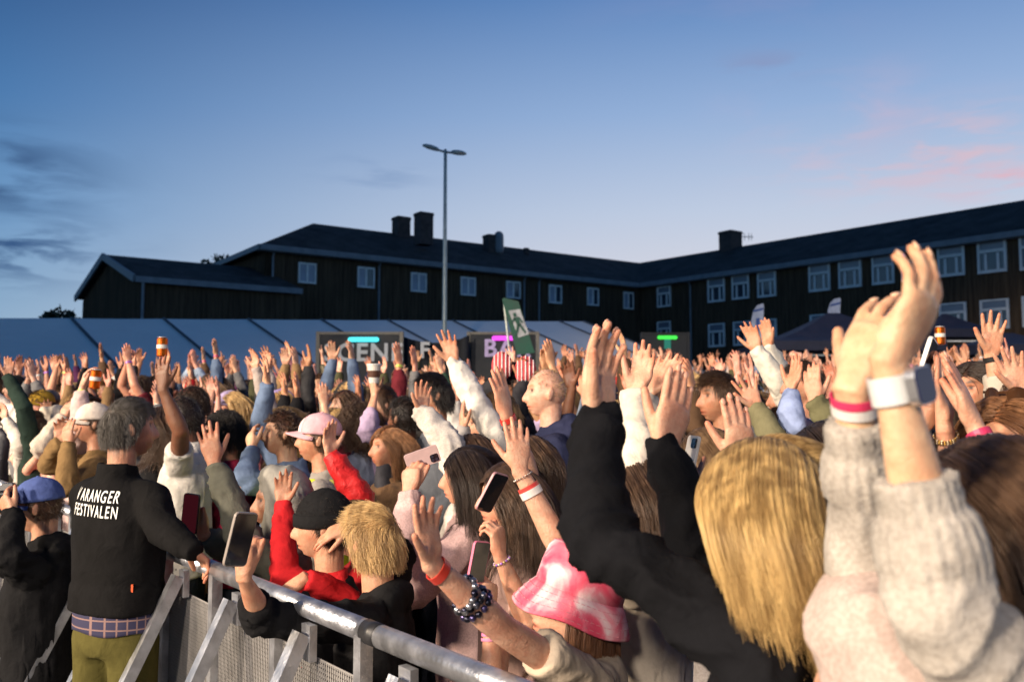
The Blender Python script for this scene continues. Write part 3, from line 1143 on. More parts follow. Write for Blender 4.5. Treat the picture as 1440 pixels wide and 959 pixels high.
label_me = hmesh('label', M_WHITE, lambda q: q.box((0, -.072, 1.09), (.05, .004, .05)))
rzb = math.atan2(-BE[1], -BE[0])
first = None
for k in range(-2, 9):
    t = 0.10 + PITCHB * k
    c = BP0 + BE * t
    un = empty('barrier_unit', (c[0], c[1], ground_z(0, c[1])), rzb)
    i = k + 2
    ordn = ['first', 'second', 'third', 'fourth', 'fifth', 'sixth', 'seventh', 'eighth', 'ninth', 'tenth', 'eleventh']
    set_props(un, f'{ordn[i]} aluminium crowd barrier unit along the row, counted from the pink bucket hat', 'barrier', 'crowd barrier units in front of the stage')
    un.scale = (1, 1, (1.104 - un.location.z) / RAILZ)
    link('top_rail', rail_me, None, un)
    link('bottom_rail', bot_me, None, un); link('middle_rail', mid_me, None, un)
    for x in (-PITCHB / 2 + .02, 0.02):
        link('post', post_me, None, un, loc=(x, 0, 0))
    for x in (-PITCHB / 4, PITCHB / 4):
        b_ = link('brace', brace_me, None, un, loc=(x, 0, 0))
        link('bracket', lug_me, None, un, loc=(x, 0, 0))
    set_props(link('perforated_sheet', perf_me, None, un), kind='stuff')
    link('floor_plate', foot_me, None, un)
    if k in (0, 2, 3):
        link('joint_sleeve', tape_me, None, un, loc=(-PITCHB / 2 + .06, 0, 0))
    if k == 0:
        link('label', label_me, None, un, loc=(PITCHB / 4, -.004, 0))
# planks on the floor of the pit
M_PLANK = plain('brown_plank', (0.15, 0.085, 0.055), 0.75, var=0.35, scale=5, bmp=0.004)
for k, (u, v, d) in enumerate(((20, 925, 5.6), (50, 945, 5.2), (75, 915, 6.0))):
    c = P(u, v, d)
    g = G(); g.box((0, 0, .025), (1.5, .2, .05))
    o = g.build('plank', M_PLANK, None, loc=(c[0], c[1], ground_z(c[0], c[1]) + .012))
    o.rotation_euler = (0, 0, R(-18 + 9 * k))
    set_props(o, ['brown plank lying on the pit floor by the crouching photographer', 'brown plank lying on the pit floor nearest the olive trousers', 'brown plank lying on the pit floor furthest back in the pit'][k], 'plank', 'planks on the pit floor')
# ================================================================== PEOPLE: builders
UP = np.array([0, 0, 1.0])
SKIN = dict(pale=(0.62, 0.40, 0.30), light=(0.55, 0.335, 0.235), warm=(0.50, 0.285, 0.185), tan=(0.38, 0.21, 0.13), brown=(0.17, 0.085, 0.05))
HAIRC = dict(black=(0.014, 0.011, 0.010), dark=(0.032, 0.019, 0.013), brown=(0.072, 0.040, 0.023), light=(0.17, 0.105, 0.055), blond=(0.50, 0.335, 0.15),
             honey=(0.50, 0.345, 0.145), auburn=(0.15, 0.062, 0.026), ginger=(0.24, 0.115, 0.05), grey=(0.085, 0.077, 0.070), sandy=(0.27, 0.18, 0.09))


def sm(x, a, b):
    t = np.clip((np.asarray(x, float) - a) / (b - a), 0, 1)
    return t * t * (3 - 2 * t)


def head_points(nlat=44, nlon=60):
    """closed head surface in head space: x to its left, y forward, z up (metres)"""
    rings = []
    for k in range(nlat):
        th = math.pi * (k + 0.5) / nlat
        a = np.linspace(0, 2 * math.pi, nlon, endpoint=False)
        sx, sy, sz = math.sin(th) * np.cos(a), math.sin(th) * np.sin(a), np.full(nlon, -math.cos(th))
        z = sz * 0.118
        x = sx * 0.076
        y = sy * 0.097
        low = sm(-z, 0.005, 0.115)
        x = x * (1 - 0.30 * low)
        fr = sm(y, 0.0, 0.06)
        y = np.where(sy > 0, y * 0.93 + 0.020 * low * sm(sy, 0.1, 0.8), y * (1 - 0.45 * sm(-z, 0.02, 0.10)))
        y = y - 0.006 * sm(z, 0.05, 0.11) * fr
        ga = lambda u, s: np.exp(-(u / s) ** 2)
        nose = np.where(z > -0.036, sm(z, 0.034, -0.034) * 0.030 + 0.002, 0.032 * sm(z, -0.054, -0.036))
        y = y + fr * nose * ga(x, 0.0075 + 0.0075 * sm(z, 0.02, -0.036))
        y = y + fr * 0.005 * ga(z - 0.036, 0.010) * ga(x, 0.042)
        y = y - fr * 0.016 * (ga(x - 0.031, 0.014) + ga(x + 0.031, 0.014)) * ga(z - 0.013, 0.013)
        y = y + fr * 0.0055 * (ga(x - 0.031, 0.010) + ga(x + 0.031, 0.010)) * ga(z - 0.012, 0.008)
        y = y + fr * 0.004 * (ga(x - 0.043, 0.016) + ga(x + 0.043, 0.016)) * ga(z + 0.020, 0.016)
        y = y + fr * (0.0105 * ga(z + 0.059, 0.0055) + 0.0100 * ga(z + 0.075, 0.0055) - 0.004 * ga(z + 0.067, 0.003)) * ga(x, 0.021)
        y = y - fr * 0.006 * ga(z + 0.087, 0.006) * ga(x, 0.02)
        y = y + fr * 0.007 * ga(z + 0.100, 0.012) * ga(x, 0.020)
        rings.append(np.stack([x, y, z], 1))
    return rings


HEAD_RINGS = head_points()


def on_scalp(p, low=0.0):
    """p in head space -> is hair rooted here"""
    q = p / np.array([0.077, 0.098, 0.118])
    line = -0.52 + low + (1.02 - low) * sm(q[:, 1], -0.12, 0.62) - 0.10 * sm(np.abs(q[:, 0]), 0.7, 0.95) * sm(q[:, 1], 0.0, 0.4)
    return q[:, 2] > line


class Frame:
    def __init__(self, c, F, U=UP, s=1.0):
        self.c = np.asarray(c, float)
        self.F = nrm(F)
        self.L = nrm(np.cross(U, self.F))
        self.U = np.cross(self.F, self.L)
        self.s = s

    def w(self, p):
        p = np.atleast_2d(np.asarray(p, float)) * self.s
        return self.c + p[:, :1] * self.L + p[:, 1:2] * self.F + p[:, 2:3] * self.U

    def p(self, x, y, z):
        return self.w([[x, y, z]])[0]

    def inv(self, q):
        d = np.asarray(q, float) - self.c
        return np.stack([d @ self.L, d @ self.F, d @ self.U], 1) / self.s


FINGERS = ((0.029, 0.090, 0.070, 0.0088), (0.0098, 0.095, 0.078, 0.0090), (-0.0098, 0.091, 0.073, 0.0086), (-0.028, 0.081, 0.058, 0.0076))


NAILS = None


def add_hand(g, W, a, n, side, s=1.0, curl=14, spread=5, thumb=35, tips=None, nf=10):
    """five-fingered hand: W wrist, a towards the fingers, n out of the palm, side 'L' or 'R'"""
    a = nrm(a)
    n = nrm(np.asarray(n, float) - a * np.dot(n, a))
    t = np.cross(a, n) if side == 'R' else np.cross(n, a)
    W = np.asarray(W, float)
    pt = lambda x, y, z: W + s * (a * y + t * x + n * z)
    # palm: lofted flattened rings
    rings = []
    for y, hw, ht, cx, cz in ((-0.012, .027, .020, 0, 0), (0.012, .028, .0195, .0, 0), (.030, .034, .0185, .002, .001), (.055, .040, .0165, .001, .001), (.078, .041, .0135, .0, -.001), (.094, .038, .0105, .0, -.002), (.100, .030, .007, 0, -.002)):
        an = np.linspace(0, 2 * math.pi, 16, endpoint=False)
        ca, sa = np.cos(an), np.sin(an)
        ex = np.sign(ca) * np.abs(ca) ** .75
        rings.append(np.array([pt(cx + hw * ex[i], y - .012 * max(0, (y - .05) / .05) * (ex[i] < 0) * abs(ex[i]), cz + ht * sa[i]) for i in range(16)]))
    g.loft(rings)
    g.ellipsoid(pt(.020, .036, .010), (t, a, n), (.017 * s, .028 * s, .0145 * s), 12, 8)
    g.ellipsoid(pt(-.020, .034, .008), (t, a, n), (.014 * s, .030 * s, .012 * s), 12, 8)
    cs = curl if hasattr(curl, '__len__') else [curl * k for k in (0.8, 1.0, 1.15, 1.3)]
    for k, (x, y, ln, r) in enumerate(FINGERS):
        sp = R(spread) * (1.4 - k) * 0.9
        d = a * math.cos(sp) + t * math.sin(sp)
        nn = n
        p = pt(x, y - .012, -.001)
        pts, rs = [p], [r * s * 1.08]
        for j, fr in enumerate((.46, .30, .24)):
            b = R(cs[k] * (1.0, 1.25, .85)[j])
            d, nn = d * math.cos(b) + nn * math.sin(b), nn * math.cos(b) - d * math.sin(b)
            p = p + d * (ln * fr + (.012 if j == 0 else 0)) * s
            pts.append(p)
            rs.append(r * s * (1.0, .92, .78)[j])
        g.tube(pts, rs, nf)
        if NAILS is not None:
            NAILS.append((pts[-1] - d * .002 * s - nn * r * s * .74, d, nn, r * s))
        if tips is not None:
            tips.append((pts[-1], .016 * s))
            tips.append((pts[1], .010 * s))
    th = R(thumb)
    d = nrm(a * math.cos(th) + t * math.sin(th) + n * .35)
    p0 = pt(.018, .022, .006)
    p1 = p0 + d * .043 * s
    d2 = nrm(d + a * .25 - n * .05)
    p2 = p1 + d2 * .034 * s
    p3 = p2 + nrm(d2 + a * .15) * .024 * s
    g.tube([p0, p1, p2, p3], [.0145 * s, .0120 * s, .0105 * s, .0085 * s], nf)
    if tips is not None:
        tips.append((p3, .015 * s))


def ik(S, W, l1, l2, pole):
    d = W - S
    D = np.linalg.norm(d)
    u = d / (D + 1e-9)
    if D > (l1 + l2) * .998:
        k = D / ((l1 + l2) * .998)
        l1, l2 = l1 * k, l2 * k
    x = (l1 * l1 - l2 * l2 + D * D) / (2 * D)
    h = math.sqrt(max(1e-6, l1 * l1 - x * x))
    pv = nrm(pole - u * np.dot(pole, u))
    return S + u * x + pv * h


class Arm:
    def __init__(self, side, S, E, W, a, n, sleeve=1.9, curl=14, spread=5, thumb=35, s=1.0, fat=1.0):
        self.side, self.S, self.E, self.W = side, np.asarray(S, float), np.asarray(E, float), np.asarray(W, float)
        self.a, self.n, self.sleeve, self.curl, self.spread, self.thumb, self.s, self.fat = nrm(a), nrm(n), sleeve, curl, spread, thumb, s, fat

    def at(self, f):
        return self.S + (self.E - self.S) * f if f <= 1 else self.E + (self.W - self.E) * (f - 1)


def body_geo(g, hf, bf, arms, tips, ears=True, nf=10):
    """one skin: head, neck, chest, arms, hands.  hf head frame, bf body frame (c = middle of the shoulders)"""
    hs, s = hf.s, bf.s
    g.loft([hf.w(r) for r in HEAD_RINGS])
    if ears:
        for k in (-1, 1):
            ax = (nrm(hf.L * k * .94 - hf.F * .35), nrm(hf.F * .9 + hf.L * k * .3), nrm(hf.U - hf.F * .15))
            g.ellipsoid(hf.p(.078 * k, -.010, -.006), ax, (.0085 * hs, .018 * hs, .031 * hs), 10, 8)
    nb = bf.p(0, .0, .055)
    g.tube([hf.p(0, -.020, -.055), (hf.p(0, -.02, -.10) + nb * 1) / 2, nb, bf.p(0, -.01, -.05)], [.056 * hs, .053 * hs, .060 * s, .085 * s], 16)
    g.tube([bf.p(0, -.01, -.02), bf.p(0, 0, -.16)], [.10 * s, .09 * s], 16, flat=bf.F, ratio=.75)
    for A in arms:
        g.tube([bf.p(0, -.01, -.03), A.S], [.07 * s, .055 * s], 14)
        q = A.s * A.fat
        cv = lambda f: .76 if f < A.sleeve - .16 else 1.0          # slimmer where cloth covers it
        g.tube([A.S, A.at(.5), A.E], [.052 * q * cv(.1), .046 * q * cv(.5), .040 * q * cv(1.0)], 14)
        nn = A.n - nrm(A.W - A.E) * np.dot(A.n, nrm(A.W - A.E))
        g.tube([A.E, A.at(1.22), A.at(1.6), A.at(1.86), A.W, A.W + A.a * .012 * A.s], [.039 * q * cv(1), .0425 * q * cv(1.22), .035 * q * cv(1.6), .0285 * q * cv(1.86), .0275 * q, .0275 * q], 16, flat=nn, ratio=[1, .95, .86, .76, .72, .72])
        add_hand(g, A.W, A.a, A.n, A.side, A.s, A.curl, A.spread, A.thumb, tips, nf)


TORSO = ((.075, .060, .060, -.010), (.045, .075, .066, -.010), (.015, .120, .080, -.008), (-.03, .168, .098, -.004), (-.12, .178, .118, .004), (-.26, .166, .116, .006), (-.40, .158, .112, .004), (-.52, .172, .118, 0), (-.61, .176, .120, 0), (-.615, .160, .105, 0))


def top_geo(g, bf, arms, puff=.014, collar=0.0, hood=0.0, cuff=True, drop=0.0, baggy=1.0):
    s = bf.s
    rings = []
    for z, hw, hd, fy in TORSO:
        an = np.linspace(0, 2 * math.pi, 36, endpoint=False)
        ca, sa = np.cos(an), np.sin(an)
        ex = np.sign(ca) * np.abs(ca) ** .85
        ey = np.sign(sa) * np.abs(sa) ** .85
        pf = puff if z < .03 else puff * .3
        rings.append(np.array([bf.p((hw + pf) * ex[i], fy + (hd + pf) * ey[i], z - (drop if z < -.45 else 0)) for i in range(36)]))
    g.loft(rings[::-1])
    for A in arms:
        q = A.s
        g.tube([bf.p(0, -.005, -.055), A.S * .75 + bf.p(0, 0, -.04) * .25, A.S], [.085 * s, .072 * s + puff * .5, .064 * s + puff * .45], 16)
        f = A.sleeve
        if f <= 0.05:
            continue
        steps = max(4, int(f * 9))
        fs = [f * k / steps for k in range(steps + 1)]
        pts = [A.at(x) for x in fs]
        rs = []
        for x in fs:
            r = np.interp(x, [0, .5, 1, 1.3, 1.7, 2], [.066, .058, .052, .050, .043, .038]) * q + puff * .45 * np.interp(x, [0, 1, 2], [1, 1.1, .8]) * baggy
            rs.append(r)
        if cuff and f > 1.1:
            # gathered cuff: narrow band after a blouse of cloth
            rs[-2] *= 1.07
            pe = pts[-1]
            dd = nrm(A.at(f) - A.at(f - .1))
            pts += [pe + dd * .004, pe + dd * .05 * q]
            rs += [rs[-1] * .86, rs[-1] * .84]
        g.tube(pts, rs, 18, caps=False)
    if collar:
        rr = []
        an = np.linspace(0, 2 * math.pi, 28, endpoint=False)
        for z, r in ((.02, .085), (.055, .078), (.055 + collar, .074), (.057 + collar, .062), (.03, .062)):
            rr.append(np.array([bf.p(r * 1.02 * math.cos(x), -.012 + r * math.sin(x), z + .012 * -math.sin(x)) for x in an]))
        g.loft(rr)
    if hood:
        g.ellipsoid(bf.p(0, -.085, .045), (bf.L, bf.F, bf.U), (.115 * s, .060 * s * hood, .075 * s * hood), 18, 12)
        g.ellipsoid(bf.p(0, -.045, .075), (bf.L, bf.F, bf.U), (.098 * s, .075 * s, .040 * s), 18, 12)


JOBS = []


def job(g, voxel, smooth, cb):
    JOBS.append((g, voxel, smooth, cb))


def run_jobs():
    tmp = []
    for i, (g, vx, smo, cb) in enumerate(JOBS):
        o = bpy.data.objects.new('tmp', g.mesh('tmp'))
        COL.objects.link(o)
        m = o.modifiers.new('r', 'REMESH')
        m.mode = 'VOXEL'
        m.voxel_size = vx
        m.use_smooth_shade = True
        if smo:
            q = o.modifiers.new('s', 'SMOOTH')
            q.factor, q.iterations = .5, smo
        q = o.modifiers.new('d', 'DECIMATE')
        q.ratio = .36 if vx < .016 or vx > .0162 and vx < .02 else .5
        tmp.append(o)
    dg = bpy.context.evaluated_depsgraph_get()
    for o, (g, vx, smo, cb) in zip(tmp, JOBS):
        me = bpy.data.meshes.new_from_object(o.evaluated_get(dg))
        me.shade_smooth()
        cb(me)
    for o in tmp:
        d = o.data
        bpy.data.objects.remove(o)
        bpy.data.meshes.remove(d)
    JOBS.clear()


def coords(me):
    v = np.empty(len(me.vertices) * 3)
    me.vertices.foreach_get('co', v)
    return v.reshape(-1, 3)


def set_coords(me, v):
    me.vertices.foreach_set('co', np.ascontiguousarray(v, dtype=float).ravel())
    me.update()


def normals(me):
    n = np.empty(len(me.vertices) * 3, dtype=np.float32)
    me.vertex_normals.foreach_get('vector', n)
    return n.reshape(-1, 3)


def set_tint(me, c):
    at = me.color_attributes.new('tint', 'FLOAT_COLOR', 'POINT')
    at.data.foreach_set('color', np.concatenate([c, np.ones((len(c), 1))], 1).astype(np.float32).ravel())


def skin_tint(me, off, hf, tips, hair_ratio=(.2, .15, .12), scalp=True, beard=0.0, lips=(.86, .50, .48), low=0.0, brow=None):
    v = coords(me) + off
    c = np.ones((len(v), 3))
    tp = np.array([p for p, r in tips]) if tips else np.zeros((0, 3))
    for p, r in tips:
        idx = np.nonzero(np.abs(v - p).max(1) < 2.2 * r)[0]
        c[idx] *= 1 - np.exp(-np.sum((v[idx] - p) ** 2, 1) / (r * r))[:, None] * (1 - np.array([1.02, .80, .74]))
    for p, r in []:
        k = np.exp(-np.sum((v - p) ** 2, 1) / (r * r))[:, None]
        c *= 1 - k * (1 - np.array([1.02, .80, .74]))
    q = hf.inv(v)
    near = np.sum(q * q, 1) < .19 ** 2
    if near.any():
        x, y, z = q[near].T
        cc = c[near]
        ax = np.abs(x)
        front = y > .045

        def paint(m, col):
            m = np.clip(m, 0, 1)[:, None]
            cc[:] = cc * (1 - m) + np.array(col) * m
        ga = lambda u, s: np.exp(-(u / s) ** 2)
        paint(.30 * front * ga(ax - .040, .020) * ga(z + .022, .018), (1.02, .72, .68))
        paint(.35 * front * ga(ax, .010) * ga(z + .036, .012), (1.02, .70, .64))
        paint(1.1 * front * ga(ax, .022) * ga(z + .066, .010), lips)
        paint(1.1 * front * ga(ax, .023) * ga(z + .067, .0034), (.25, .11, .10))
        paint(.9 * front * ga(ax - .031, .017) * ga(z - .015, .0095), (.62, .46, .42))
        paint(.9 * front * ga(ax - .031, .0125) * ga(z - .012, .0052), (1.25, 1.5, 1.7))
        paint(1.5 * front * ga(ax - .031, .0072) * ga(z - .012, .0062), (.04, .03, .03))
        paint(.8 * front * ga(ax - .032, .015) * ga(z - .0195, .0026), (.10, .07, .06))
        b = np.array(brow if brow is not None else hair_ratio) * 1.2
        paint(1.1 * front * ga(ax - .033, .018) * ga(z - .034 - .004 * ga(ax - .035, .01), .0062), np.minimum(b, .8))
        if beard:
            m = sm(-z, .035, .06) * sm(y, -.02, .02) * (1 - .8 * ga(ax, .022) * ga(z + .066, .008))
            m = np.maximum(m, sm(ax, .05, .062) * sm(-z, -.005, .02) * sm(y, -.015, .0))
            paint(beard * m, hair_ratio)
        if scalp:
            paint(.97 * (on_scalp(q[near], low) & (np.sqrt((q[near] ** 2).sum(1)) < .16) & (ax < .083)).astype(float), hair_ratio)
        c[near] = cc
    set_tint(me, c)


def wrinkle(me, off, amp, freq, seed, arms=(), knit_rib=0.0):
    v = coords(me)
    n = normals(me)
    w_ = v + off
    warp = np.stack([vnoise(w_ * freq * .6, seed + k) for k in range(2)], 1)
    p = w_ * freq * .92
    p[:, 0] += warp[:, 0] * 2.2
    p[:, 1] += warp[:, 1] * 2.2
    p[:, 2] += warp[:, 0] * 1.5
    r1 = 1 - np.abs(vnoise(p, seed + 5) * 2 - 1)
    h = (r1 ** 2.4 - .35) * amp * .72 + (warp[:, 0] - .5) * amp * .9
    for A in arms:      # folds that ring the bend of the arm
        d = np.linalg.norm(w_ - A.E, axis=1)
        i = d < .2
        if not i.any():
            continue
        ax = nrm(nrm(A.E - A.S) + nrm(A.W - A.E))
        t = (w_[i] - A.E) @ ax
        k = np.exp(-(d[i] / .13) ** 2) * (.25 + 1.2 * warp[i, 1])
        side_ = (w_[i] - A.E) @ nrm(np.cross(ax, A.n) + .01)
        ph = t * 110 + warp[i, 0] * 9 + side_ * 28
        h[i] += k * amp * .62 * (1 - np.abs(np.sin(ph * .5)) ** .8 - .3)
        if knit_rib:
            fx = nrm(A.W - A.E)
            L = np.linalg.norm(A.W - A.E)
            tt = ((w_ - A.E) @ fx) / L + 1
            rel = w_ - A.E - np.outer((w_ - A.E) @ fx, fx)
            y_ = nrm(A.n - fx * np.dot(A.n, fx)); x_ = np.cross(y_, fx)
            th = np.arctan2(rel @ y_, rel @ x_)
            m = sm(tt, A.sleeve - .24, A.sleeve - .20) * (np.linalg.norm(rel, axis=1) < .09) * (tt < A.sleeve + .4)
            h = h * (1 - .7 * m) + m * knit_rib * np.sin(th * 22)
    set_coords(me, v + n * h[:, None])


# ------------------------------------------------------------------ hair
def hair_paths(style, length, n, seed, K=14, part=0.02, vol=1.0, lowline=0.0, wave=.006, clumps=260, maxz=9.0, clump_k=.24, drift=(0, 0)):
    rg = np.random.RandomState(seed)
    rad = np.array([0.078, 0.099, 0.119])
    d = rg.normal(size=(n * 5, 3))
    d /= np.linalg.norm(d, axis=1)[:, None]
    q = d * rad
    q = q[on_scalp(q, lowline) & (q[:, 2] < maxz * .119)][:n]
    n = len(q)
    ln = length * (1 - .46 * rg.random(n) ** 2.2)
    lay = .01 + .085 * vol * rg.random(n)
    pts = [q.copy()]
    sgn = np.where(q[:, 0] > part, 1.0, -1.0)
    ph = rg.random((n, 3)) * 6.28
    curl_f = 9 + 6 * rg.random(n)
    vel = q / rad
    vel /= np.linalg.norm(vel, axis=1)[:, None]
    nor0 = vel.copy()
    rnd3 = rg.normal(size=(n, 3))
    for k in range(1, K):
        st = (ln / (K - 1))[:, None]
        p = pts[-1]
        nn = p / rad
        r = np.linalg.norm(nn, axis=1)
        nn = nn / (rad * np.linalg.norm(nn / rad, axis=1)[:, None])
        nn /= np.linalg.norm(nn, axis=1)[:, None]
        if style in ('long', 'bob'):
            hi = sm(p[:, 2], -.03, .09)[:, None]
            w_ = np.stack([sgn * 1.0, np.full(n, -.45), np.full(n, -.55)], 1) * hi + np.array([drift[0], -.10 + drift[1], -1.0]) * (1 - hi)
            # hair near the face is swept back a little
            w_[:, 1] -= .5 * sm(p[:, 1], .02, .08) * sm(-p[:, 2], -.06, .04)
        elif style == 'pony':
            tgt = np.array([0, -.115, .045])
            dd = tgt - p
            dist = np.linalg.norm(dd, axis=1)[:, None]
            w_ = np.where((dist > .03) & (k < K * .5), dd / (dist + 1e-6), np.array([0, -.12, -1.0]))
        elif style == 'curly':
            w_ = nn * .75 * (1 - k / K) + np.array([0, -.1, -.75]) + .9 * np.stack([np.sin(curl_f * k * .12 + ph[:, 0]), np.sin(curl_f * k * .12 + ph[:, 1]), np.sin(curl_f * k * .12 + ph[:, 2])], 1)
        elif style == 'short':
            top = sm(p[:, 2], .02, .09)[:, None]
            w_ = nn * .06 + top * np.array([.35, .65, -.10]) + (1 - top) * np.array([0, -.22, -.9]) + rnd3 * .10
        else:  # crop
            w_ = nn * .45 + np.array([.0, .15, -.45]) + rnd3 * .22
        w_ = w_ / np.linalg.norm(w_, axis=1)[:, None]
        vel = vel * (.45 if style != 'curly' else .3) + w_ * (.55 if style != 'curly' else .7)
        inside = r < 1.0 + lay + .15
        rad_c = np.sum(vel * nn, axis=1)
        fix = np.where(inside & (rad_c < 0), rad_c, 0)
        vel = vel - nn * fix[:, None]
        vel /= np.linalg.norm(vel, axis=1)[:, None]
        p2 = p + vel * st
        # stay outside the skull
        rr = np.linalg.norm(p2 / rad, axis=1)
        lim = 1.0 + lay * min(1.0, k / 3.0)
        push = np.where(rr < lim, lim / rr, 1.0)
        p2 = p2 * push[:, None]
        # neck and shoulders
        if style in ('long', 'bob', 'pony', 'curly'):
            ct = np.array([0, -.03, -.27])
            dx = np.clip(p2[:, 0], -.15, .15)
            dv = p2 - np.stack([dx, np.full(n, ct[1]), np.full(n, ct[2])], 1)
            dl = np.linalg.norm(dv, axis=1)
            need = .105 + lay * .12
            k2 = np.where(dl < need, need / (dl + 1e-9), 1.0)
            p2 = np.where((dl < need)[:, None], p2 - dv + dv * k2[:, None], p2)
            tor = (p2[:, 2] < -.27)
            e = np.sqrt((p2[:, 0] / .19) ** 2 + ((p2[:, 1] + .03) / .135) ** 2)
            k3 = np.where(tor & (e < 1 + lay * .6), (1 + lay * .6) / (e + 1e-9), 1.0)
            p2[:, 0] *= k3
            p2[:, 1] = -.03 + (p2[:, 1] + .03) * k3
        pts.append(p2)
    arr = np.stack(pts, 1)
    # gather the strands in locks
    if clumps and style != 'crop':
        gi = rg.choice(n, min(clumps, n), replace=False)
        dist = ((q[:, None, :] - q[gi][None]) ** 2).sum(2)
        own = gi[np.argmin(dist, 1)]
        t = np.linspace(0, 1, K)[None, :, None]
        cl = clump_k * t ** .8
        arr = arr * (1 - cl) + arr[own] * cl + rg.normal(size=(n, 1, 3)) * .004 * t
    if wave:
        t = np.linspace(0, 1, K)
        gp = ph[:, :1] * .5 + q[:, :1] * 25 + q[:, 1:2] * 18
        arr[:, :, 0] += wave * np.sin(t[None] * 9 * length / .4 + gp) * t[None]
        arr[:, :, 1] += wave * np.cos(t[None] * 8 * length / .4 + gp) * t[None]
    return arr


def hair_curves(name, arr, r0, r1):
    n, K, _ = arr.shape
    hc = bpy.data.hair_curves.new(name)
    hc.add_curves([K] * n)
    hc.attributes['position'].data.foreach_set('vector', arr.astype(np.float32).ravel())
    ra = hc.attributes.new('radius', 'FLOAT', 'POINT') if 'radius' not in hc.attributes else hc.attributes['radius']
    ra.data.foreach_set('value', np.tile(np.linspace(r0, r1, K), n).astype(np.float32))
    hc.materials.append(M['hair'])
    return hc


# ------------------------------------------------------------------ small things
def ring_band(c, axis, rx, ry, flat, width, thick=.002, n=28):
    """a closed flat band round a wrist"""
    axis = nrm(axis)
    y = nrm(np.asarray(flat, float) - axis * np.dot(flat, axis))
    x = np.cross(y, axis)
    g = G()
    rings = []
    a = np.linspace(0, 2 * math.pi, n, endpoint=False)
    for h, t in ((-width / 2, 0), (-width / 2, thick), (width / 2, thick), (width / 2, 0)):
        rings.append(np.asarray(c) + axis * h + np.outer(np.cos(a) * (rx + t), x) + np.outer(np.sin(a) * (ry + t), y))
    N = n
    vs = [p for r in rings for p in r]
    fs = []
    for k in range(4):
        for i in range(N):
            j = (i + 1) % N
            fs.append((k * N + i, k * N + j, ((k + 1) % 4) * N + j, ((k + 1) % 4) * N + i))
    g.add(vs, fs)
    return g


def band_on(person, off, A, frac, col, width=.017, name='wristband', mat='plastic', extra=1.08):
    c = A.at(frac)
    ax = A.W - A.E
    q = A.s * A.fat
    r = np.interp(frac, [1, 1.22, 1.6, 1.86, 2.0], [.040, .0435, .036, .0295, .0285]) * q * extra
    rt = np.interp(frac, [1.2, 1.6, 1.86, 2.0], [.95, .87, .78, .76])
    g = ring_band(c - off, ax, r, r * rt, A.n, width)
    return g.build(name, M[mat], person, col, smooth=False)


def beads_on(person, off, A, frac, cols, nb=16, r=.0045, name='bracelet', mat='plastic', tilt=0.0):
    c = A.at(frac) - off
    ax = nrm(A.W - A.E)
    q = A.s * A.fat
    y = nrm(A.n - ax * np.dot(A.n, ax))
    x = np.cross(y, ax)
    rr = np.interp(frac, [1, 1.22, 1.6, 1.86, 2.0], [.040, .0435, .036, .0295, .0285]) * q * 1.1
    gs = {}
    for k in range(nb):
        a = 2 * math.pi * k / nb
        g = gs.setdefault(cols[k % len(cols)], G())
        g.ellipsoid(c + x * math.cos(a) * rr + y * math.sin(a) * rr * .82 + ax * tilt * math.cos(a), (x, y, ax), (r, r, r), 8, 5)
    out = None
    for col, g in gs.items():
        o = g.build(name if out is None else 'bead', M[mat], person if out is None else out, col, smooth=True)
        out = out or o
        o['kind'] = 'stuff'
    return out


def rbox(g, c, ax, sx, sy, sz, r=.008, n=4):
    """box with rounded corners seen along ax[2] (thickness sz)"""
    pts = []
    for cx, cy, a0 in ((1, 1, 0), (-1, 1, 90), (-1, -1, 180), (1, -1, 270)):
        for k in range(n + 1):
            a = R(a0 + 90 * k / n)
            pts.append((cx * (sx / 2 - r) + r * math.cos(a), cy * (sy / 2 - r) + r * math.sin(a)))
    c = np.asarray(c, float)
    e = min(.0012, sz * .2)
    g.loft([np.array([c + ax[0] * x * k + ax[1] * y * k + ax[2] * z for x, y in pts]) for z, k in ((-sz / 2, .985), (-sz / 2 + e, 1), (sz / 2 - e, 1), (sz / 2, .985))])


def phone(c, upv, face, case, label, w_=.072, h_=.148, lens=True, glow=None, screen=(.015, .016, .02)):
    """a phone: upv along its long side, face out of its screen"""
    upv, face = nrm(upv), np.asarray(face, float)
    face = nrm(face - upv * np.dot(face, upv))
    x = np.cross(upv, face)
    g = G()
    rbox(g, (0, 0, 0), (x, upv, face), w_, h_, .0095, .011)
    o = g.build('phone', M['plastic'], None, case, loc=c)
    set_props(o, label, 'phone')
    g = G()
    rbox(g, face * .0052, (x, upv, face), w_ * .93, h_ * .95, .0012, .008)
    g.build('screen', M['gloss'] if glow is None else emit('lit_screen', glow, .35), o, screen)
    if lens:
        g = G()
        rbox(g, -face * .0058 + upv * h_ * .33 - x * w_ * .2, (x, upv, face), .031, .033, .003, .007)
        lm = g.build('camera_island', M['gloss'], o, (.01, .01, .012))
        for a, b in ((-.007, .007), (.007, -.007), (-.007, -.008)):
            g = G()
            p = -face * .0078 + upv * (h_ * .33 + b) + x * (-w_ * .2 + a)
            g.tube([p, p - face * .002], [.0055, .0055], 12, caps=False)
            g.build('lens', M['gloss'], lm, (.03, .03, .05), smooth=False)
    return o


def dome(hf, rx, ry, z0, z1, n=32, k=8, power=2.0, yc=0.0):
    """closed cap-shaped shell over the skull"""
    rings = []
    for i in range(k + 1):
        t = i / k
        z = z0 + (z1 - z0) * t
        s = max(.02, (1 - t ** power)) ** .5
        a = np.linspace(0, 2 * math.pi, n, endpoint=False)
        rings.append(hf.w(np.stack([rx * s * np.cos(a), yc + ry * s * np.sin(a), np.full(n, z)], 1)))
    return rings


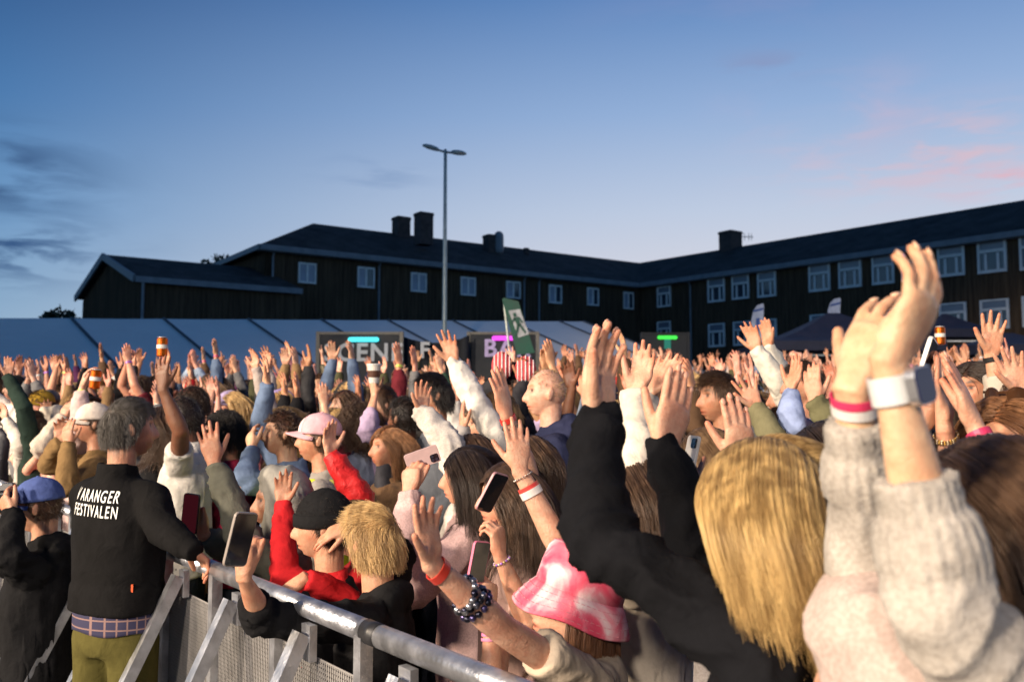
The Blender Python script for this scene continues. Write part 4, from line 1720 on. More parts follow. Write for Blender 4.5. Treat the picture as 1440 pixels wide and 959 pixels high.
def cap_hat(person, off, hf, col, peak=True, name='cap', back=0.0, panel=None, mat='cloth'):
    h2 = Frame(hf.c - off, hf.F, hf.U, hf.s)
    g = G()
    g.loft(dome(h2, .088, .108, .028, .135, power=2.4, yc=-.004))
    o = g.build(name, M[mat], person, col, smooth=True)
    if peak:
        g = G()
        n = 15
        top, bot = [], []
        for dz, L in ((0, top), (-.004, bot)):
            for j in range(5):
                for i in range(n):
                    a = R(-78 + 156 * i / (n - 1))
                    rr = 1 + .62 * j / 4 * math.cos(a) ** .6
                    x, y = .084 * math.sin(a) * (1 + .05 * j / 4), .104 * math.cos(a) * rr
                    z = .036 - .022 * (x / .08) ** 2 - .012 * (j / 4) + dz
                    L.append(h2.p(x, y, z))
        vs = top + bot
        m = 5 * n
        fs = []
        for j in range(4):
            for i in range(n - 1):
                q = j * n + i
                fs.append((q, q + 1, q + n + 1, q + n))
                fs.append((m + q, m + q + n, m + q + n + 1, m + q + 1))
        for i in range(n - 1):
            q = 4 * n + i
            fs.append((q, q + 1, m + q + 1, m + q))
        for j in range(4):
            fs.append((j * n, j * n + n, m + j * n + n, m + j * n))
            fs.append((j * n + n - 1, m + j * n + n - 1, m + j * n + 2 * n - 1, j * n + 2 * n - 1))
        g.add(vs, fs)
        g.build('peak', M[mat], o, col, smooth=True)
    if panel:
        g = G()
        rows = []
        for i in range(6):
            z = .034 + .068 * i / 5
            t = (z - .028) / .107
            s_ = max(.02, 1 - t ** 2.4) ** .5
            rows.append([h2.p(.0895 * s_ * math.sin(a), -.004 + .1105 * s_ * math.cos(a), z) for a in np.linspace(-.62, .62, 9) * (1 - .25 * i / 5)])
        vs = [p for r in rows for p in r]
        g.add(vs, [(r * 9 + i, r * 9 + i + 1, r * 9 + i + 10, r * 9 + i + 9) for r in range(5) for i in range(8)])
        g.build('front_panel', M[mat], o, panel, smooth=True)
    g = G()
    g.ellipsoid(h2.p(0, -.004, .136), (h2.L, h2.F, h2.U), (.008, .008, .004), 10, 6)
    g.build('button', M[mat], o, col, smooth=True)
    return o


def beanie(person, off, hf, col, mat='knit'):
    h2 = Frame(hf.c - off, hf.F, hf.U, hf.s)
    g = G()
    g.loft(dome(h2, .090, .111, .006, .140, power=2.2, k=10, yc=-.004))
    o = g.build('beanie', M[mat], person, col, smooth=True)
    g = G()
    a = np.linspace(0, 2 * math.pi, 36, endpoint=False)
    rr = []
    for z, e in ((.002, .001), (.006, .0045), (.044, .0055), (.048, .001)):
        rr.append(h2.w(np.stack([(.089 + e) * np.cos(a), -.004 + (.110 + e) * np.sin(a), np.full(36, z)], 1)))
    g.loft(rr)
    g.build('turn_up', M[mat], o, col, smooth=True)
    return o


def sunglasses(person, off, hf, col=(.01, .01, .012), zz=.012, yy=0.0, name='sunglasses'):
    h2 = Frame(hf.c - off, hf.F, hf.U, hf.s)
    g = G()
    ring = lambda k: [h2.p(k * (.034 + .024 * math.cos(a)), .099 + yy - .010 * abs(k * (.034 + .024 * math.cos(a)) / .06) ** 2, zz + .019 * math.sin(a)) for a in np.linspace(0, 2 * math.pi, 14, endpoint=False)]
    for k in (-1, 1):
        r = np.array(ring(k))
        g.loft([r, r + h2.F * .003])
    for k in (-1, 1):
        g.bar(h2.p(k * .060, .092 + yy, zz + .008), h2.p(k * .082, -.01 + yy * .6, zz + .006), .004, .006)
    g.bar(h2.p(-.012, .101 + yy, zz + .006), h2.p(.012, .101 + yy, zz + .006), .004, .005)
    return g.build(name, M['gloss'], person, col)


def trousers_mesh():
    g = G()
    f = Frame((0, 0, 0), (0, -1, 0))
    rings = []
    an = np.linspace(0, 2 * math.pi, 28, endpoint=False)
    for z, hw, hd in ((.80, .15, .11), (.84, .172, .122), (.90, .170, .118), (.97, .160, .110), (.985, .15, .10)):
        rings.append(np.array([f.p(hw * math.cos(a), hd * math.sin(a), z) for a in an]))
    g.loft(rings)
    for k in (-1, 1):
        g.tube([f.p(.085 * k, 0, .86), f.p(.10 * k, .01, .50), f.p(.105 * k, -.01, .07), f.p(.105 * k, -.01, .06)], [.098, .078, .066, .060], 16, caps=False)
    return g


def shoes_mesh():
    g = G()
    f = Frame((0, 0, 0), (0, -1, 0))
    for k in (-1, 1):
        rings = []
        for y, hw, ht in ((-.10, .030, .05), (-.085, .040, .07), (-.03, .042, .08), (.03, .045, .07), (.10, .050, .05), (.15, .044, .036), (.172, .025, .022)):
            a = np.linspace(0, 2 * math.pi, 14, endpoint=False)
            rings.append(np.array([f.p(.105 * k + hw * math.cos(x), y, max(.002, ht * .5 + ht * .5 * math.sin(x))) for x in a]))
        g.loft(rings)
    return g.mesh('shoes', True)


TROUSERS = {}


def _tr(me):
    wrinkle(me, np.zeros(3), .010, 9, 3)
    me.name = 'trousers'
    me.materials.append(M['cloth'])
    set_tint(me, np.ones((len(me.vertices), 3)))
    TROUSERS['me'] = me


job(trousers_mesh(), .014, 3, _tr)
run_jobs()
SHOES = shoes_mesh()
SHOES.materials.append(M['plastic'])


# ------------------------------------------------------------------ a person
def face(deg):
    return np.array([math.cos(R(deg)), math.sin(R(deg)), 0.0])


PEOPLE = {}


def person(key, label, head, yaw, byaw=None, skin='light', hair=None, top=None, arms=(), hs=1.0, s=None, pitch=0.0, vox=None, lower=(.03, .035, .05),
           beard=0.0, lift=0.0, drop=.235, lean=0.0, hd_smooth=1, group='people packed in the crowd', fat=1.0, shw=.165, nf=10, legs=True, roll=0.0, topvox=None, base=None, ds=1.0):
    """head = (u, v, depth) of the middle of the head in the photo; yaw = where the face points (degrees, 180 = left, 90 = away)"""
    head = (head[0], head[1], head[2] * ds)
    vox = vox or (.0044 if head[2] < 2.4 else .0047 if head[2] < 4.6 else .0066)
    c = P(*head)
    byaw = yaw if byaw is None else byaw
    F = face(yaw) * math.cos(R(pitch)) + UP * math.sin(R(pitch))
    U = nrm(UP - face(yaw) * math.sin(R(pitch)) + np.cross(UP, face(yaw)) * math.sin(R(roll)))
    hf = Frame(c, F, U, hs)
    gz = ground_z(c[0], c[1])
    stature = c[2] + .115 - gz
    s = s if s is not None else float(np.clip(stature / 1.74, .72, 1.0))
    bF = face(byaw)
    bc = c - face(yaw) * .025 * hs - bF * lean - UP * (drop - lift) * (.55 * hs + .45 * s)
    bf = Frame(bc, bF, UP, s)
    base_p = np.array([bc[0], bc[1], gz]) if base is None else np.array([bc[0], bc[1], base])
    As = []
    for a in arms:
        a = dict(a)
        side = a['side']
        k = 1 if side == 'L' else -1
        S = bf.p(shw * k, a.get('sf', 0.0), a.get('sl', 0.0) - .035)
        W = P(a['w'][0], a['w'][1], a['w'][2] * ds) if 'w' in a else bf.p(*a['wl'])
        if 'e' in a:
            E = P(a['e'][0], a['e'][1], a['e'][2] * ds)
        else:
            pole = a.get('pole', (k * .7, .5, -.5))
            E = ik(S, W, .28 * s, .25 * s, bf.L * pole[0] + bf.F * pole[1] + UP * pole[2])
        A = Arm(side, S, E, W, a.get('a', nrm(W - E)), a.get('n', bF), a.get('sleeve', 1.9), a.get('curl', 14), a.get('spread', 5), a.get('thumb', 35), a.get('s', s * .98), fat)
        l1, l2 = np.linalg.norm(E - S) / s, np.linalg.norm(W - E) / s
        if not (.12 < l1 < .36 and .13 < l2 < .33):
            print('ARM', key, side, 'upper %.2f fore %.2f' % (l1, l2))
        As.append(A)
    if len(As) < 2:
        for side in ('L', 'R'):
            if not any(A.side == side for A in As):
                k = 1 if side == 'L' else -1
                S = bf.p(shw * k, 0, -.035)
                As.append(Arm(side, S, bf.p(.235 * k, -.03, -.30), bf.p(.22 * k, .10, -.52), (0, 0, -1), -bf.L * k, 1.9, 22, 3, 25, s * .98, fat))
    global NAILS
    tips = []
    g = G()
    NAILS = [] if head[2] < 2.0 else None
    body_geo(g, hf, bf, As, tips, nf=nf)
    nails, NAILS = NAILS or [], None
    g.v = [tuple(np.array(p) - base_p) for p in g.v]
    sk = SKIN[skin] if isinstance(skin, str) else skin
    hcol = HAIRC[hair['col']] if hair else (.1, .08, .06)
    rec = dict(hf=hf, bf=bf, arms=As, off=base_p, s=s, yaw=byaw)
    o = bpy.data.objects.new('person', bpy.data.meshes.new('person_pending'))
    COL.objects.link(o)
    o.location = base_p
    o.color = (*sk, 1)
    set_props(o, label, 'person', group)
    rec['obj'] = o
    for p_, d_, n_, r_ in nails:
        gn = G()
        gn.ellipsoid(p_ - base_p, (np.cross(d_, n_), d_, n_), (r_ * .72, r_ * 1.05, r_ * .30), 10, 6)
        gn.build('fingernail', M['gloss'] if False else M['plastic'], o, tuple(x * y for x, y in zip(sk, (1.25, 1.10, 1.10))), smooth=True)

    def cb(me):
        me.name = 'person'
        me.materials.append(M['skin'])
        ratio = np.clip(np.array(hcol) / np.array(sk), .02, 1.0)
        bald = hair is None or hair.get('bald')
        skin_tint(me, base_p, hf, tips, ratio, not bald, beard, brow=ratio * .9)
        old = o.data
        o.data = me
        bpy.data.meshes.remove(old)
    job(g, vox, hd_smooth, cb)
    if top:
        g = G()
        kind = top.get('kind', 'cloth')
        top_geo(g, bf, As, top.get('puff', .014), top.get('collar', 0), top.get('hood', 0), top.get('cuff', True), top.get('drop', 0.0), top.get('baggy', 1.0))
        g.v = [tuple(np.array(p) - base_p) for p in g.v]
        t = bpy.data.objects.new(top.get('name', 'top'), bpy.data.meshes.new('top_pending'))
        COL.objects.link(t)
        t.parent = o
        t.color = (*top['col'], 1)
        rec['top'] = t

        def cb2(me):
            me.name = top.get('name', 'top')
            me.materials.append(M[kind])
            wrinkle(me, base_p, top.get('fold', .0125), top.get('freq', 16), hash(key) % 97 if False else len(key) * 7 + int(head[0]) % 31, As, top.get('rib', 0.0))
            v = coords(me) + base_p
            cl = np.ones((len(v), 3))
            for rule in top.get('paint', []):
                m, colr = rule(v, rec)
                cl = cl * (1 - m[:, None]) + np.asarray(colr) * m[:, None]
            set_tint(me, cl)
            old = t.data
            t.data = me
            bpy.data.meshes.remove(old)
        job(g, topvox or (.0085 if head[2] < 3.2 else .011), 3, cb2)
    if hair and hair.get('style'):
        hr = dict(hair)
        arr = hair_paths(hr['style'], hr.get('len', .3), int(hr.get('n', 2500) * 1.5), len(key) * 13 + int(head[0]), hr.get('K', 14), hr.get('part', .01), hr.get('vol', 1.0), hr.get('low', 0.0), hr.get('wave', .006), hr.get('clumps', 260), hr.get('maxz', 9.0), hr.get('ck', .24), hr.get('drift', (0, 0)))
        sh = arr.shape
        arr = hf.w(arr.reshape(-1, 3)).reshape(sh) - base_p
        hc = hair_curves('hair', arr, hr.get('r', .0011) * .70, hr.get('r', .0011) * .18)
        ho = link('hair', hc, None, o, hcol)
        rec['hair'] = ho
    if legs:
        tr = link('trousers', TROUSERS['me'], None, o, lower)
        tr.rotation_euler = (0, 0, R(byaw + 90))
        tr.scale = (s, s, (bc[2] - .40 * s - base_p[2]) / .985)
        sh_ = link('shoes', SHOES, None, o, (.05, .05, .055))
        sh_.rotation_euler = (0, 0, R(byaw + 90))
        sh_.scale = (s, s, s)
    PEOPLE[key] = rec
    return rec
# ================================================================== PEOPLE: the ones the photo shows large
L_, R_ = 'L', 'R'


def hood_up(rec, col, scale=1.0, name='hood', mat='cloth'):
    hf, off = rec['hf'], rec['off']
    g = G()
    f = Frame(hf.c - off, hf.F, hf.U, hf.s * scale)
    rings = []
    for z, hw, y0, y1 in ((-.20, .13, -.13, .07), (-.14, .118, -.13, .075), (-.06, .112, -.135, .070), (.02, .112, -.140, .072), (.08, .100, -.130, .080), (.125, .070, -.095, .070), (.142, .030, -.05, .035)):
        a = np.linspace(0, 2 * math.pi, 30, endpoint=False)
        yc, hd = (y0 + y1) / 2, (y1 - y0) / 2
        rings.append(f.w(np.stack([hw * np.cos(a), yc + hd * np.sin(a), np.full(30, z)], 1)))
    g.loft(rings)
    o = bpy.data.objects.new(name, bpy.data.meshes.new('pending'))
    COL.objects.link(o)
    o.parent, o.color = rec['obj'], (*col, 1)

    def cb(me):
        me.name = name
        me.materials.append(M[mat])
        wrinkle(me, off, .020, 13, 31)
        set_tint(me, np.ones((len(me.vertices), 3)))
        o.data = me
    job(g, .009, 3, cb)
    return o


def vest(rec, col, name='vest', stripes=True):
    bf, off = rec['bf'], rec['off']
    g = G()
    rings = []
    for z, hw, hd, fy in TORSO[1:9]:
        an = np.linspace(0, 2 * math.pi, 36, endpoint=False)
        k = .030 if z < .0 else .018
        rings.append(np.array([bf.p((hw + k) * math.cos(a), fy + (hd + k) * math.sin(a), z) for a in an]) - off)
    g.loft(rings[::-1])
    o = bpy.data.objects.new(name, bpy.data.meshes.new('pending'))
    COL.objects.link(o)
    o.parent, o.color = rec['obj'], (*col, 1)

    def cb(me):
        me.name = name
        me.materials.append(M['cloth'])
        wrinkle(me, off, .007, 12, 8)
        v = (coords(me) + off - bf.c)
        z = v @ bf.U / bf.s
        x = np.abs(v @ bf.L) / bf.s
        m = ((np.abs(z + .26) < .028) | ((np.abs(x - .105) < .022) & (z > -.26))).astype(float) * (1 if stripes else 0)
        set_tint(me, np.ones((len(v), 3)) * (1 - m[:, None]) + np.array([1.0, .80, 4.0]) * m[:, None])
        o.data = me
    job(g, .010, 2, cb)
    return o


CREAM, BLACK, NAVY = (.52, .485, .43), (.0065, .0068, .0085), (.018, .024, .050)
up_ = (0, 0, 1)

# --- woman in cream knit at the right edge, clapping hands high
A = person('sweater', 'woman in thick cream knit sweater clapping overhead, white watch strap on her wrist', (1400, 748, 1.22), 165, skin=(0.60, 0.42, 0.27), group=None,
           hair=dict(col='brown', style='long', len=.42, n=7000, r=.0010, part=.0, vol=1.1), lift=.06,
           top=dict(name='sweater', col=(.42,.39,.35), kind='knit', puff=.020, fold=0.0158, freq=13, baggy=1.0, rib=.0024), vox=.0036, topvox=.0055, nf=12,
           arms=[dict(side=L_, w=(1249, 508, .955), e=(1335, 885, .97), a=(.54, .10, .84), n=(-.62, .75, .25), sleeve=1.42, curl=(14, 15, 17, 21), spread=8, thumb=24, s=.88),
                 dict(side=R_, w=(1198, 545, 1.10), e=(1226, 800, 1.2), a=(.42, .10, .90), n=(.72, .58, -.34), sleeve=1.66, curl=(16, 16, 15, 14), spread=8, thumb=48, s=.88)])
# --- fair woman in black
B = person('blonde', 'woman with long blond hair seen from behind in black sweatshirt, both arms raised', (1080, 722, 1.42), 140, byaw=152, fat=.94, skin=(.56, .345, .24), group=None,
           ds=1.060, hair=dict(col='honey', style='long', len=.40, n=16000, r=.0008, part=.005, vol=1.1, wave=.003, clumps=900, ck=.30, drift=(-.22, -.10)), lift=.07,
           top=dict(name='sweatshirt', col=BLACK, puff=.0, fold=0.0227, freq=15), vox=.0036, topvox=.0075, nf=12,
           arms=[dict(side=L_, w=(838, 588, 1.56), e=(846, 760, 1.40), a=(.10, .06, .98), n=(.62, -.78, .05), sleeve=1.86, curl=(9, 9, 10, 12), spread=3, thumb=24, s=1.02),
                 dict(side=R_, w=(935, 632, 1.74), e=(978, 800, 1.62), a=(.26, .1, .95), n=(-.35, .92, .1), sleeve=1.93, curl=(2, 4, 5, 6), spread=2, thumb=30, s=1.0)])
C = person('darkhair', 'woman with very dark long hair just behind the blond woman in black', (1168, 676, 1.95), 162, skin='light', group=None,
           hair=dict(col='dark', style='long', len=.44, n=6000, r=.0011, part=.01), top=dict(name='jacket', col=(.012, .013, .017)),
           arms=[dict(side=R_, w=(1042, 655, 2.15), e=(1080, 760, 2.2), a=(-.05, -.05, 1), n=(-.3, .9, .1), sleeve=1.9, curl=8, spread=3)])
D = person('buckethat', 'girl in pink tie-dye bucket hat and beige shirt leaning at the barrier', (806, 850, 1.75), 186, skin='light', group=None, hs=.96, pitch=12,
           ds=1.28, hair=dict(col='auburn', style='long', len=.36, n=4500, r=.0011, part=.0, maxz=.02, vol=.2), lift=.085, s=.80,
           top=dict(name='shirt', col=(.40, .335, .26), fold=0.0140, puff=.016, cuff=False), vox=.0042,
           arms=[dict(side=L_, w=(606, 792, 1.40), e=(706, 884, 1.50), a=(-.10, -.15, .98), n=(.75, -.6, .05), sleeve=.62, curl=(4, 5, 7, 10), spread=7, thumb=45, s=.80),
                 dict(side=R_, w=(731, 662, 1.95), e=(792, 778, 1.95), a=(-.06, .0, 1), n=(-.25, .95, .05), sleeve=.5, curl=(5, 6, 8, 10), spread=6, thumb=42, s=.86)])
E = person('blackphone', 'brown-haired girl in profile holding a black phone up to film', (714, 700, 2.3), 184, skin='light', group=None, hs=.98,
           ds=1.400, hair=dict(col='brown', style='long', len=.46, n=5500, r=.0012, part=.02, low=.06), top=dict(name='cardigan', col=(.44, .29, .25), fold=0.0140),
           arms=[dict(side=L_, w=(703, 782, 2.04), e=(742, 872, 2.06), a=(-.12, .05, .98), n=(-.75, .5, .1), sleeve=.75, curl=(42, 44, 46, 48), spread=1, thumb=18, s=.92),
                 dict(side=R_, w=(690, 858, 1.98), e=(692, 985, 1.95), a=(-.05, .05, 1), n=(-.7, .6, 0), sleeve=.6, curl=(42, 44, 46, 48), spread=1, thumb=18, s=.86)])
Fp = person('pinkphone', 'girl with long straight dark hair and pink knit sleeve filming with a pink phone', (657, 672, 2.45), 176, skin='light', group=None, hs=.98,
            ds=1.480, hair=dict(col='dark', style='long', len=.46, n=5500, r=.0012, part=.03, wave=.002, low=.06), lift=.04,
            top=dict(name='sweater', col=(.62, .43, .42), kind='knit', puff=.026, fold=0.0158, baggy=1.3),
            arms=[dict(side=L_, w=(575, 694, 2.28), e=(566, 842, 2.22), a=(.10, .10, .98), n=(.35, .9, -.1), sleeve=1.9, curl=(34, 36, 38, 42), spread=3, thumb=25, s=.98)])
Gp = person('fairboy', 'fair-haired boy in black hoodie stretching an arm over the barrier with a phone', (525, 762, 2.25), 142, byaw=172, skin='warm', group=None, hs=.97,
            ds=1.300, hair=dict(col='blond', style='short', len=.060, n=6000, r=.0013, K=10, clumps=900, vol=.5, low=.12), s=.84,
            top=dict(name='hoodie', col=(.012, .012, .013), hood=.8, puff=.020, fold=0.0192), vox=.0045,
            arms=[dict(side=L_, w=(343, 812, 1.86), e=(368, 866, 1.985), a=(-.05, .06, 1), n=(.35, .85, 0), sleeve=1.18, curl=(36, 40, 42, 44), spread=2, thumb=24, s=.84, sl=.03),
                  dict(side=R_, w=(492, 738, 2.42), e=(560, 775, 2.42), a=(-.88, -.15, -.35), n=(.1, .5, -.8), sleeve=1.3, curl=(10, 14, 18, 22), spread=7, thumb=35, s=.86, sl=.06)])
H = person('beanieboy', 'boy in black beanie and red long-sleeved jersey under a black padded vest', (455, 740, 2.65), 188, skin='warm', group=None, hs=.97, s=.84,
           ds=1.220, hair=dict(col='dark', style='crop', len=.03, n=1500, r=.0012, K=5), top=dict(name='jersey', col=(.52, .020, .025), fold=0.0140, puff=.016),
           arms=[dict(side=R_, w=(398, 712, 2.86), e=(400, 820, 2.74), a=(-.02, .05, 1), n=(.2, -.9, .1), sleeve=1.92, curl=(10, 10, 12, 12), spread=5, s=.84),
                 dict(side=L_, w=(428, 812, 2.40), e=(492, 850, 2.48), a=(-.75, -.2, -.55), n=(-.3, .2, -.9), sleeve=1.75, curl=(18, 20, 22, 24), spread=8, s=.84)])
J = person('redsleeve', 'child in red jacket mostly hidden behind the black beanie, fist raised', (503, 745, 2.98), 182, skin='light', group=None, hs=.95, s=.84,
           ds=1.250, hair=dict(col='brown', style='short', len=.06, n=1200, r=.0016, K=8), top=dict(name='jacket', col=(.56, .020, .022), kind='shell', fold=0.0210, puff=.024), lift=.05,
           arms=[dict(side=R_, w=(464, 640, 3.05), e=(510, 705, 3.05), a=(-.05, -.05, 1), n=(.7, -.6, 0), sleeve=1.85, curl=8, spread=4, s=.88, sl=.03)])
I = person('pinkcap', 'man in pink cap and yellow hi-vis vest looking towards the stage', (449, 618, 3.3), 186, skin='warm', group=None, pitch=4,
           ds=1.360, hair=dict(col='brown', style='crop', len=.02, n=1400, r=.0013, K=5), top=dict(name='jacket', col=(.30, .275, .25), collar=.03), beard=.18)
Kp = person('greyhood', 'person with a grey-green hood up raising one hand and a phone', (392, 706, 2.92), 196, skin='warm', group=None, hs=.97,
            ds=1.280, hair=dict(col='blond', style='short', len=.09, n=300, r=.0015, maxz=.3), top=dict(name='hoodie', col=(.135, .135, .105), puff=.024, fold=0.0175, baggy=1.2), s=.88,
            arms=[dict(side=L_, w=(301, 652, 2.76), e=(352, 775, 2.74), a=(-.22, 0, .97), n=(-.25, .9, .1), sleeve=1.86, curl=(6, 7, 8, 8), spread=7, thumb=40, s=.98),
                  dict(side=R_, w=(286, 752, 2.78), e=(352, 792, 2.95), a=(-.25, -.1, .95), n=(-.2, -.95, 0), sleeve=1.8, curl=(34, 38, 40, 42), spread=2, thumb=24, s=.95)])
Lm = person('security', 'grey-haired man from behind in black jacket with white lettering and olive trousers', (181, 602, 3.2), 36, byaw=66, skin='warm', group=None,
            ds=1.060, hair=dict(col='grey', style='short', len=.030, n=6500, r=.0012, K=7, vol=.25, clumps=1500), top=dict(name='jacket', col=(.0085, .0082, .0085), kind='cloth', collar=.040, puff=.020, fold=.0100, freq=8, drop=-.15),
            lower=(.085, .075, .022), beard=.45, s=.95, hs=.95, fat=1.05,
            arms=[dict(side=R_, w=(266, 770, 2.95), e=(228, 742, 3.02), a=(.5, .55, -.65), n=(0, 0, -1), sleeve=1.95, curl=25, spread=3),
                  dict(side=L_, wl=(.22, .22, -.40), sleeve=1.95)])
Mp = person('photographer', 'crouching photographer in black jacket and blue cap behind a black camera', (55, 712, 4.5), 192, skin='warm', group=None, pitch=-6,
            ds=0.920, hair=dict(col='brown', style='crop', len=.02, n=900, r=.0016, K=5), top=dict(name='jacket', col=(.011, .011, .012), puff=.03, hood=.7, fold=0.0210), s=1.0, legs=False, base=-.17,
            arms=[dict(side=L_, w=(18, 724, 4.32), e=(14, 790, 4.2), a=(-.6, .2, .7), n=(.2, .9, .3), sleeve=1.9, curl=35, spread=2), dict(side=R_, w=(20, 726, 4.62), e=(4, 790, 4.66), a=(-.6, -.1, .7), n=(.2, -.9, .3), sleeve=1.9, curl=35, spread=2)])
# --- middle distance, left part
person('tanjacket', 'man in white cap and tan jacket clapping in front of his face', (131, 596, 4.25), 206, skin='warm', group=None, beard=.3,
       ds=1.320, hair=dict(col='brown', style='crop', len=.02, n=700, r=.0018, K=5), top=dict(name='jacket', col=(.20, .125, .055), puff=.024),
       arms=[dict(side=L_, w=(96, 628, 4.0), a=(-.1, 0, 1), n=(.2, .9, 0), s=1.0), dict(side=R_, w=(84, 622, 4.2), a=(.1, -.1, 1), n=(.2, -.9, 0), s=1.0)])
person('curly', 'woman with short dark curls in a raspberry scarf beside the raised olive sleeve', (316, 608, 3.9), 190, skin='tan', group=None,
       ds=1.320, hair=dict(col='black', style='curly', len=.085, n=1700, r=.0022, K=14, clumps=130), top=dict(name='coat', col=(.42, .030, .075), fold=0.0210))
person('bareblackarm', 'dark-skinned person in white shirt holding one bare arm straight up', (258, 590, 4.35), 186, skin='brown', group=None,
       ds=1.100, hair=dict(col='black', style='crop', len=.02, n=700, r=.0018, K=5), top=dict(name='shirt', col=(.58, .55, .50)), lift=.04,
       arms=[dict(side=L_, w=(229, 548, 3.95), e=(254, 606, 3.98), a=(-.1, 0, 1), n=(.3, .9, 0), sleeve=.5, curl=8, spread=10)])
person('whitecollar', 'man with cropped dark hair and pale collar under the third marquee seam', (271, 572, 4.7), 182, skin='light', group=None,
       ds=1.150, hair=dict(col='dark', style='crop', len=.028, n=1400, r=.0016, K=6), top=dict(name='shirt', col=(.50, .48, .46), collar=.02))
person('wavyblack', 'woman with long wavy brown hair and black top beside the grey-haired man', (226, 604, 3.75), 180, skin='light', group=None,
       ds=1.320, hair=dict(col='brown', style='long', len=.42, n=2400, r=.0017, wave=.018), top=dict(name='coat', col=(.012, .012, .013)))
person('blondblack', 'woman with long pale blond hair in profile behind the pink cap', (396, 602, 4.1), 178, skin='pale', group=None,
       ds=1.300, hair=dict(col='honey', style='long', len=.40, n=2400, r=.0018), top=dict(name='sweater', col=(.012, .012, .014), hood=.8))
Rw = person('smiling', 'smiling woman with reddish bob and brown fur coat facing the stage', (547, 630, 3.65), 208, skin='warm', group=None, low_=0) if False else person(
    'smiling', 'smiling woman with reddish bob and brown fur coat facing the stage', (547, 630, 3.65), 208, skin='warm', group=None,
    ds=1.360, hair=dict(col='ginger', style='bob', len=.23, n=2600, r=.0017, part=.03), top=dict(name='fur_coat', col=(.17, .10, .055), kind='knit', puff=.035, fold=0.0280, freq=26))
person('backofhead', 'man with short black hair seen from behind, right of the reddish bob', (568, 588, 4.35), 148, skin='brown', group=None,
       ds=1.180, hair=dict(col='black', style='crop', len=.022, n=1400, r=.0017, K=5), top=dict(name='jacket', col=(.05, .05, .06)))
person('curlylong', 'woman with long dark brown curls and light blue denim jacket', (505, 596, 4.6), 158, skin='light', group=None,
       ds=1.250, hair=dict(col='brown', style='curly', len=.28, n=1800, r=.0022, K=16), top=dict(name='jacket', col=(.26, .30, .40)))
person('whitesleeve', 'person in white shirt stretching one arm up beneath the street lamp', (704, 585, 4.75), 190, skin='warm', group=None,
       hair=dict(col='sandy', style='short', len=.06, n=1000, r=.002, K=8), top=dict(name='shirt', col=(.66, .63, .58), fold=0.0175), lift=.05,
       arms=[dict(side=L_, w=(639, 512, 4.55), e=(670, 566, 4.5), a=(-.25, -.1, .95), n=(-.3, -.9, .1), sleeve=1.92, curl=5, spread=9, s=1.06)])
person('fluffysleeve', 'woman in fluffy white pullover, sleeve rising left of the dark-haired girl', (662, 648, 3.5), 182, skin='light', group=None,
       ds=1.200, hair=dict(col='brown', style='long', len=.3, n=1200, r=.0018), top=dict(name='pullover', col=(.58, .54, .50), kind='knit', puff=.035, fold=0.0245, freq=22), lift=.04,
       arms=[dict(side=L_, w=(594, 582, 3.5), e=(630, 622, 3.42), a=(.0, -.1, 1), n=(.4, -.8, 0), sleeve=1.88, curl=10, spread=6)])
person('sideblond', 'woman with tucked-back fair hair just above the dark-haired girl filming', (683, 598, 4.0), 186, skin='light', group=None,
       ds=1.200, hair=dict(col='sandy', style='pony', len=.34, n=1700, r=.0018), top=dict(name='top', col=(.36, .34, .33)),
       arms=[dict(side=L_, w=(651, 606, 3.75), a=(-.05, 0, 1), n=(.9, .2, 0), curl=6, spread=3)])
rb = person('redbandhand', 'person hidden behind long brown hair with a tall raised hand and red wristband', (742, 655, 2.85), 182, skin='light', group=None, hs=.96,
            ds=1.250, hair=dict(col='brown', style='long', len=.3, n=900, r=.002), top=dict(name='top', col=(.35, .30, .27)), lift=.05,
            arms=[dict(side=L_, w=(712, 583, 2.55), e=(742, 664, 2.60), a=(-.22, -.05, .97), n=(-.75, .6, .1), sleeve=.8, curl=(3, 3, 4, 5), spread=3, thumb=30, s=1.0)])
person('balding', 'balding man in profile with navy hooded jacket below the green banner', (768, 553, 4.4), 186, skin='pale', group=None,
       hair=dict(col='sandy', style='crop', len=.012, n=500, r=.0014, K=4, low=.35, bald=True), top=dict(name='jacket', col=(.022, .026, .060), hood=1.2, collar=.03), beard=.08)
person('navyman', 'man with swept brown hair and dark navy jacket before the feather flag', (1012, 560, 4.25), 190, skin='tan', group=None, beard=.12,
       hair=dict(col='brown', style='short', len=.07, n=1800, r=.0016, K=8), top=dict(name='jacket', col=NAVY, collar=.04, puff=.026), s=1.06)
Y_ = person('whitesleeveclap', 'brown-haired girl in cream denim jacket clapping above her head, seen from behind', (893, 700, 2.2), 166, skin='light', group=None, hs=.98,
            ds=1.200, hair=dict(col='brown', style='long', len=.42, n=5500, r=.0012, part=.0), top=dict(name='jacket', col=(.60, .54, .46), fold=0.0158, puff=.022), lift=.06,
            arms=[dict(side=L_, w=(893, 556, 2.25), e=(893, 668, 2.15), a=(.28, .05, .96), n=(-.5, -.8, .1), sleeve=1.82, curl=(8, 8, 9, 10), spread=4, thumb=30),
                  dict(side=R_, w=(908, 558, 2.38), e=(930, 668, 2.30), a=(.58, .0, .8), n=(-.4, -.8, .45), sleeve=1.85, curl=(4, 4, 5, 5), spread=5, thumb=35)])
Z_ = person('streaks', 'woman with streaked blond-brown hair holding a phone, above the blond woman', (992, 648, 2.75), 168, skin='light', group=None,
            ds=1.250, hair=dict(col='light', style='long', len=.36, n=4000, r=.0013, part=.0), top=dict(name='top', col=(.40, .37, .36), kind='knit'),
            arms=[dict(side=L_, w=(968, 690, 2.45), a=(-.1, .1, 1), n=(.2, .9, 0), curl=35, spread=2)])
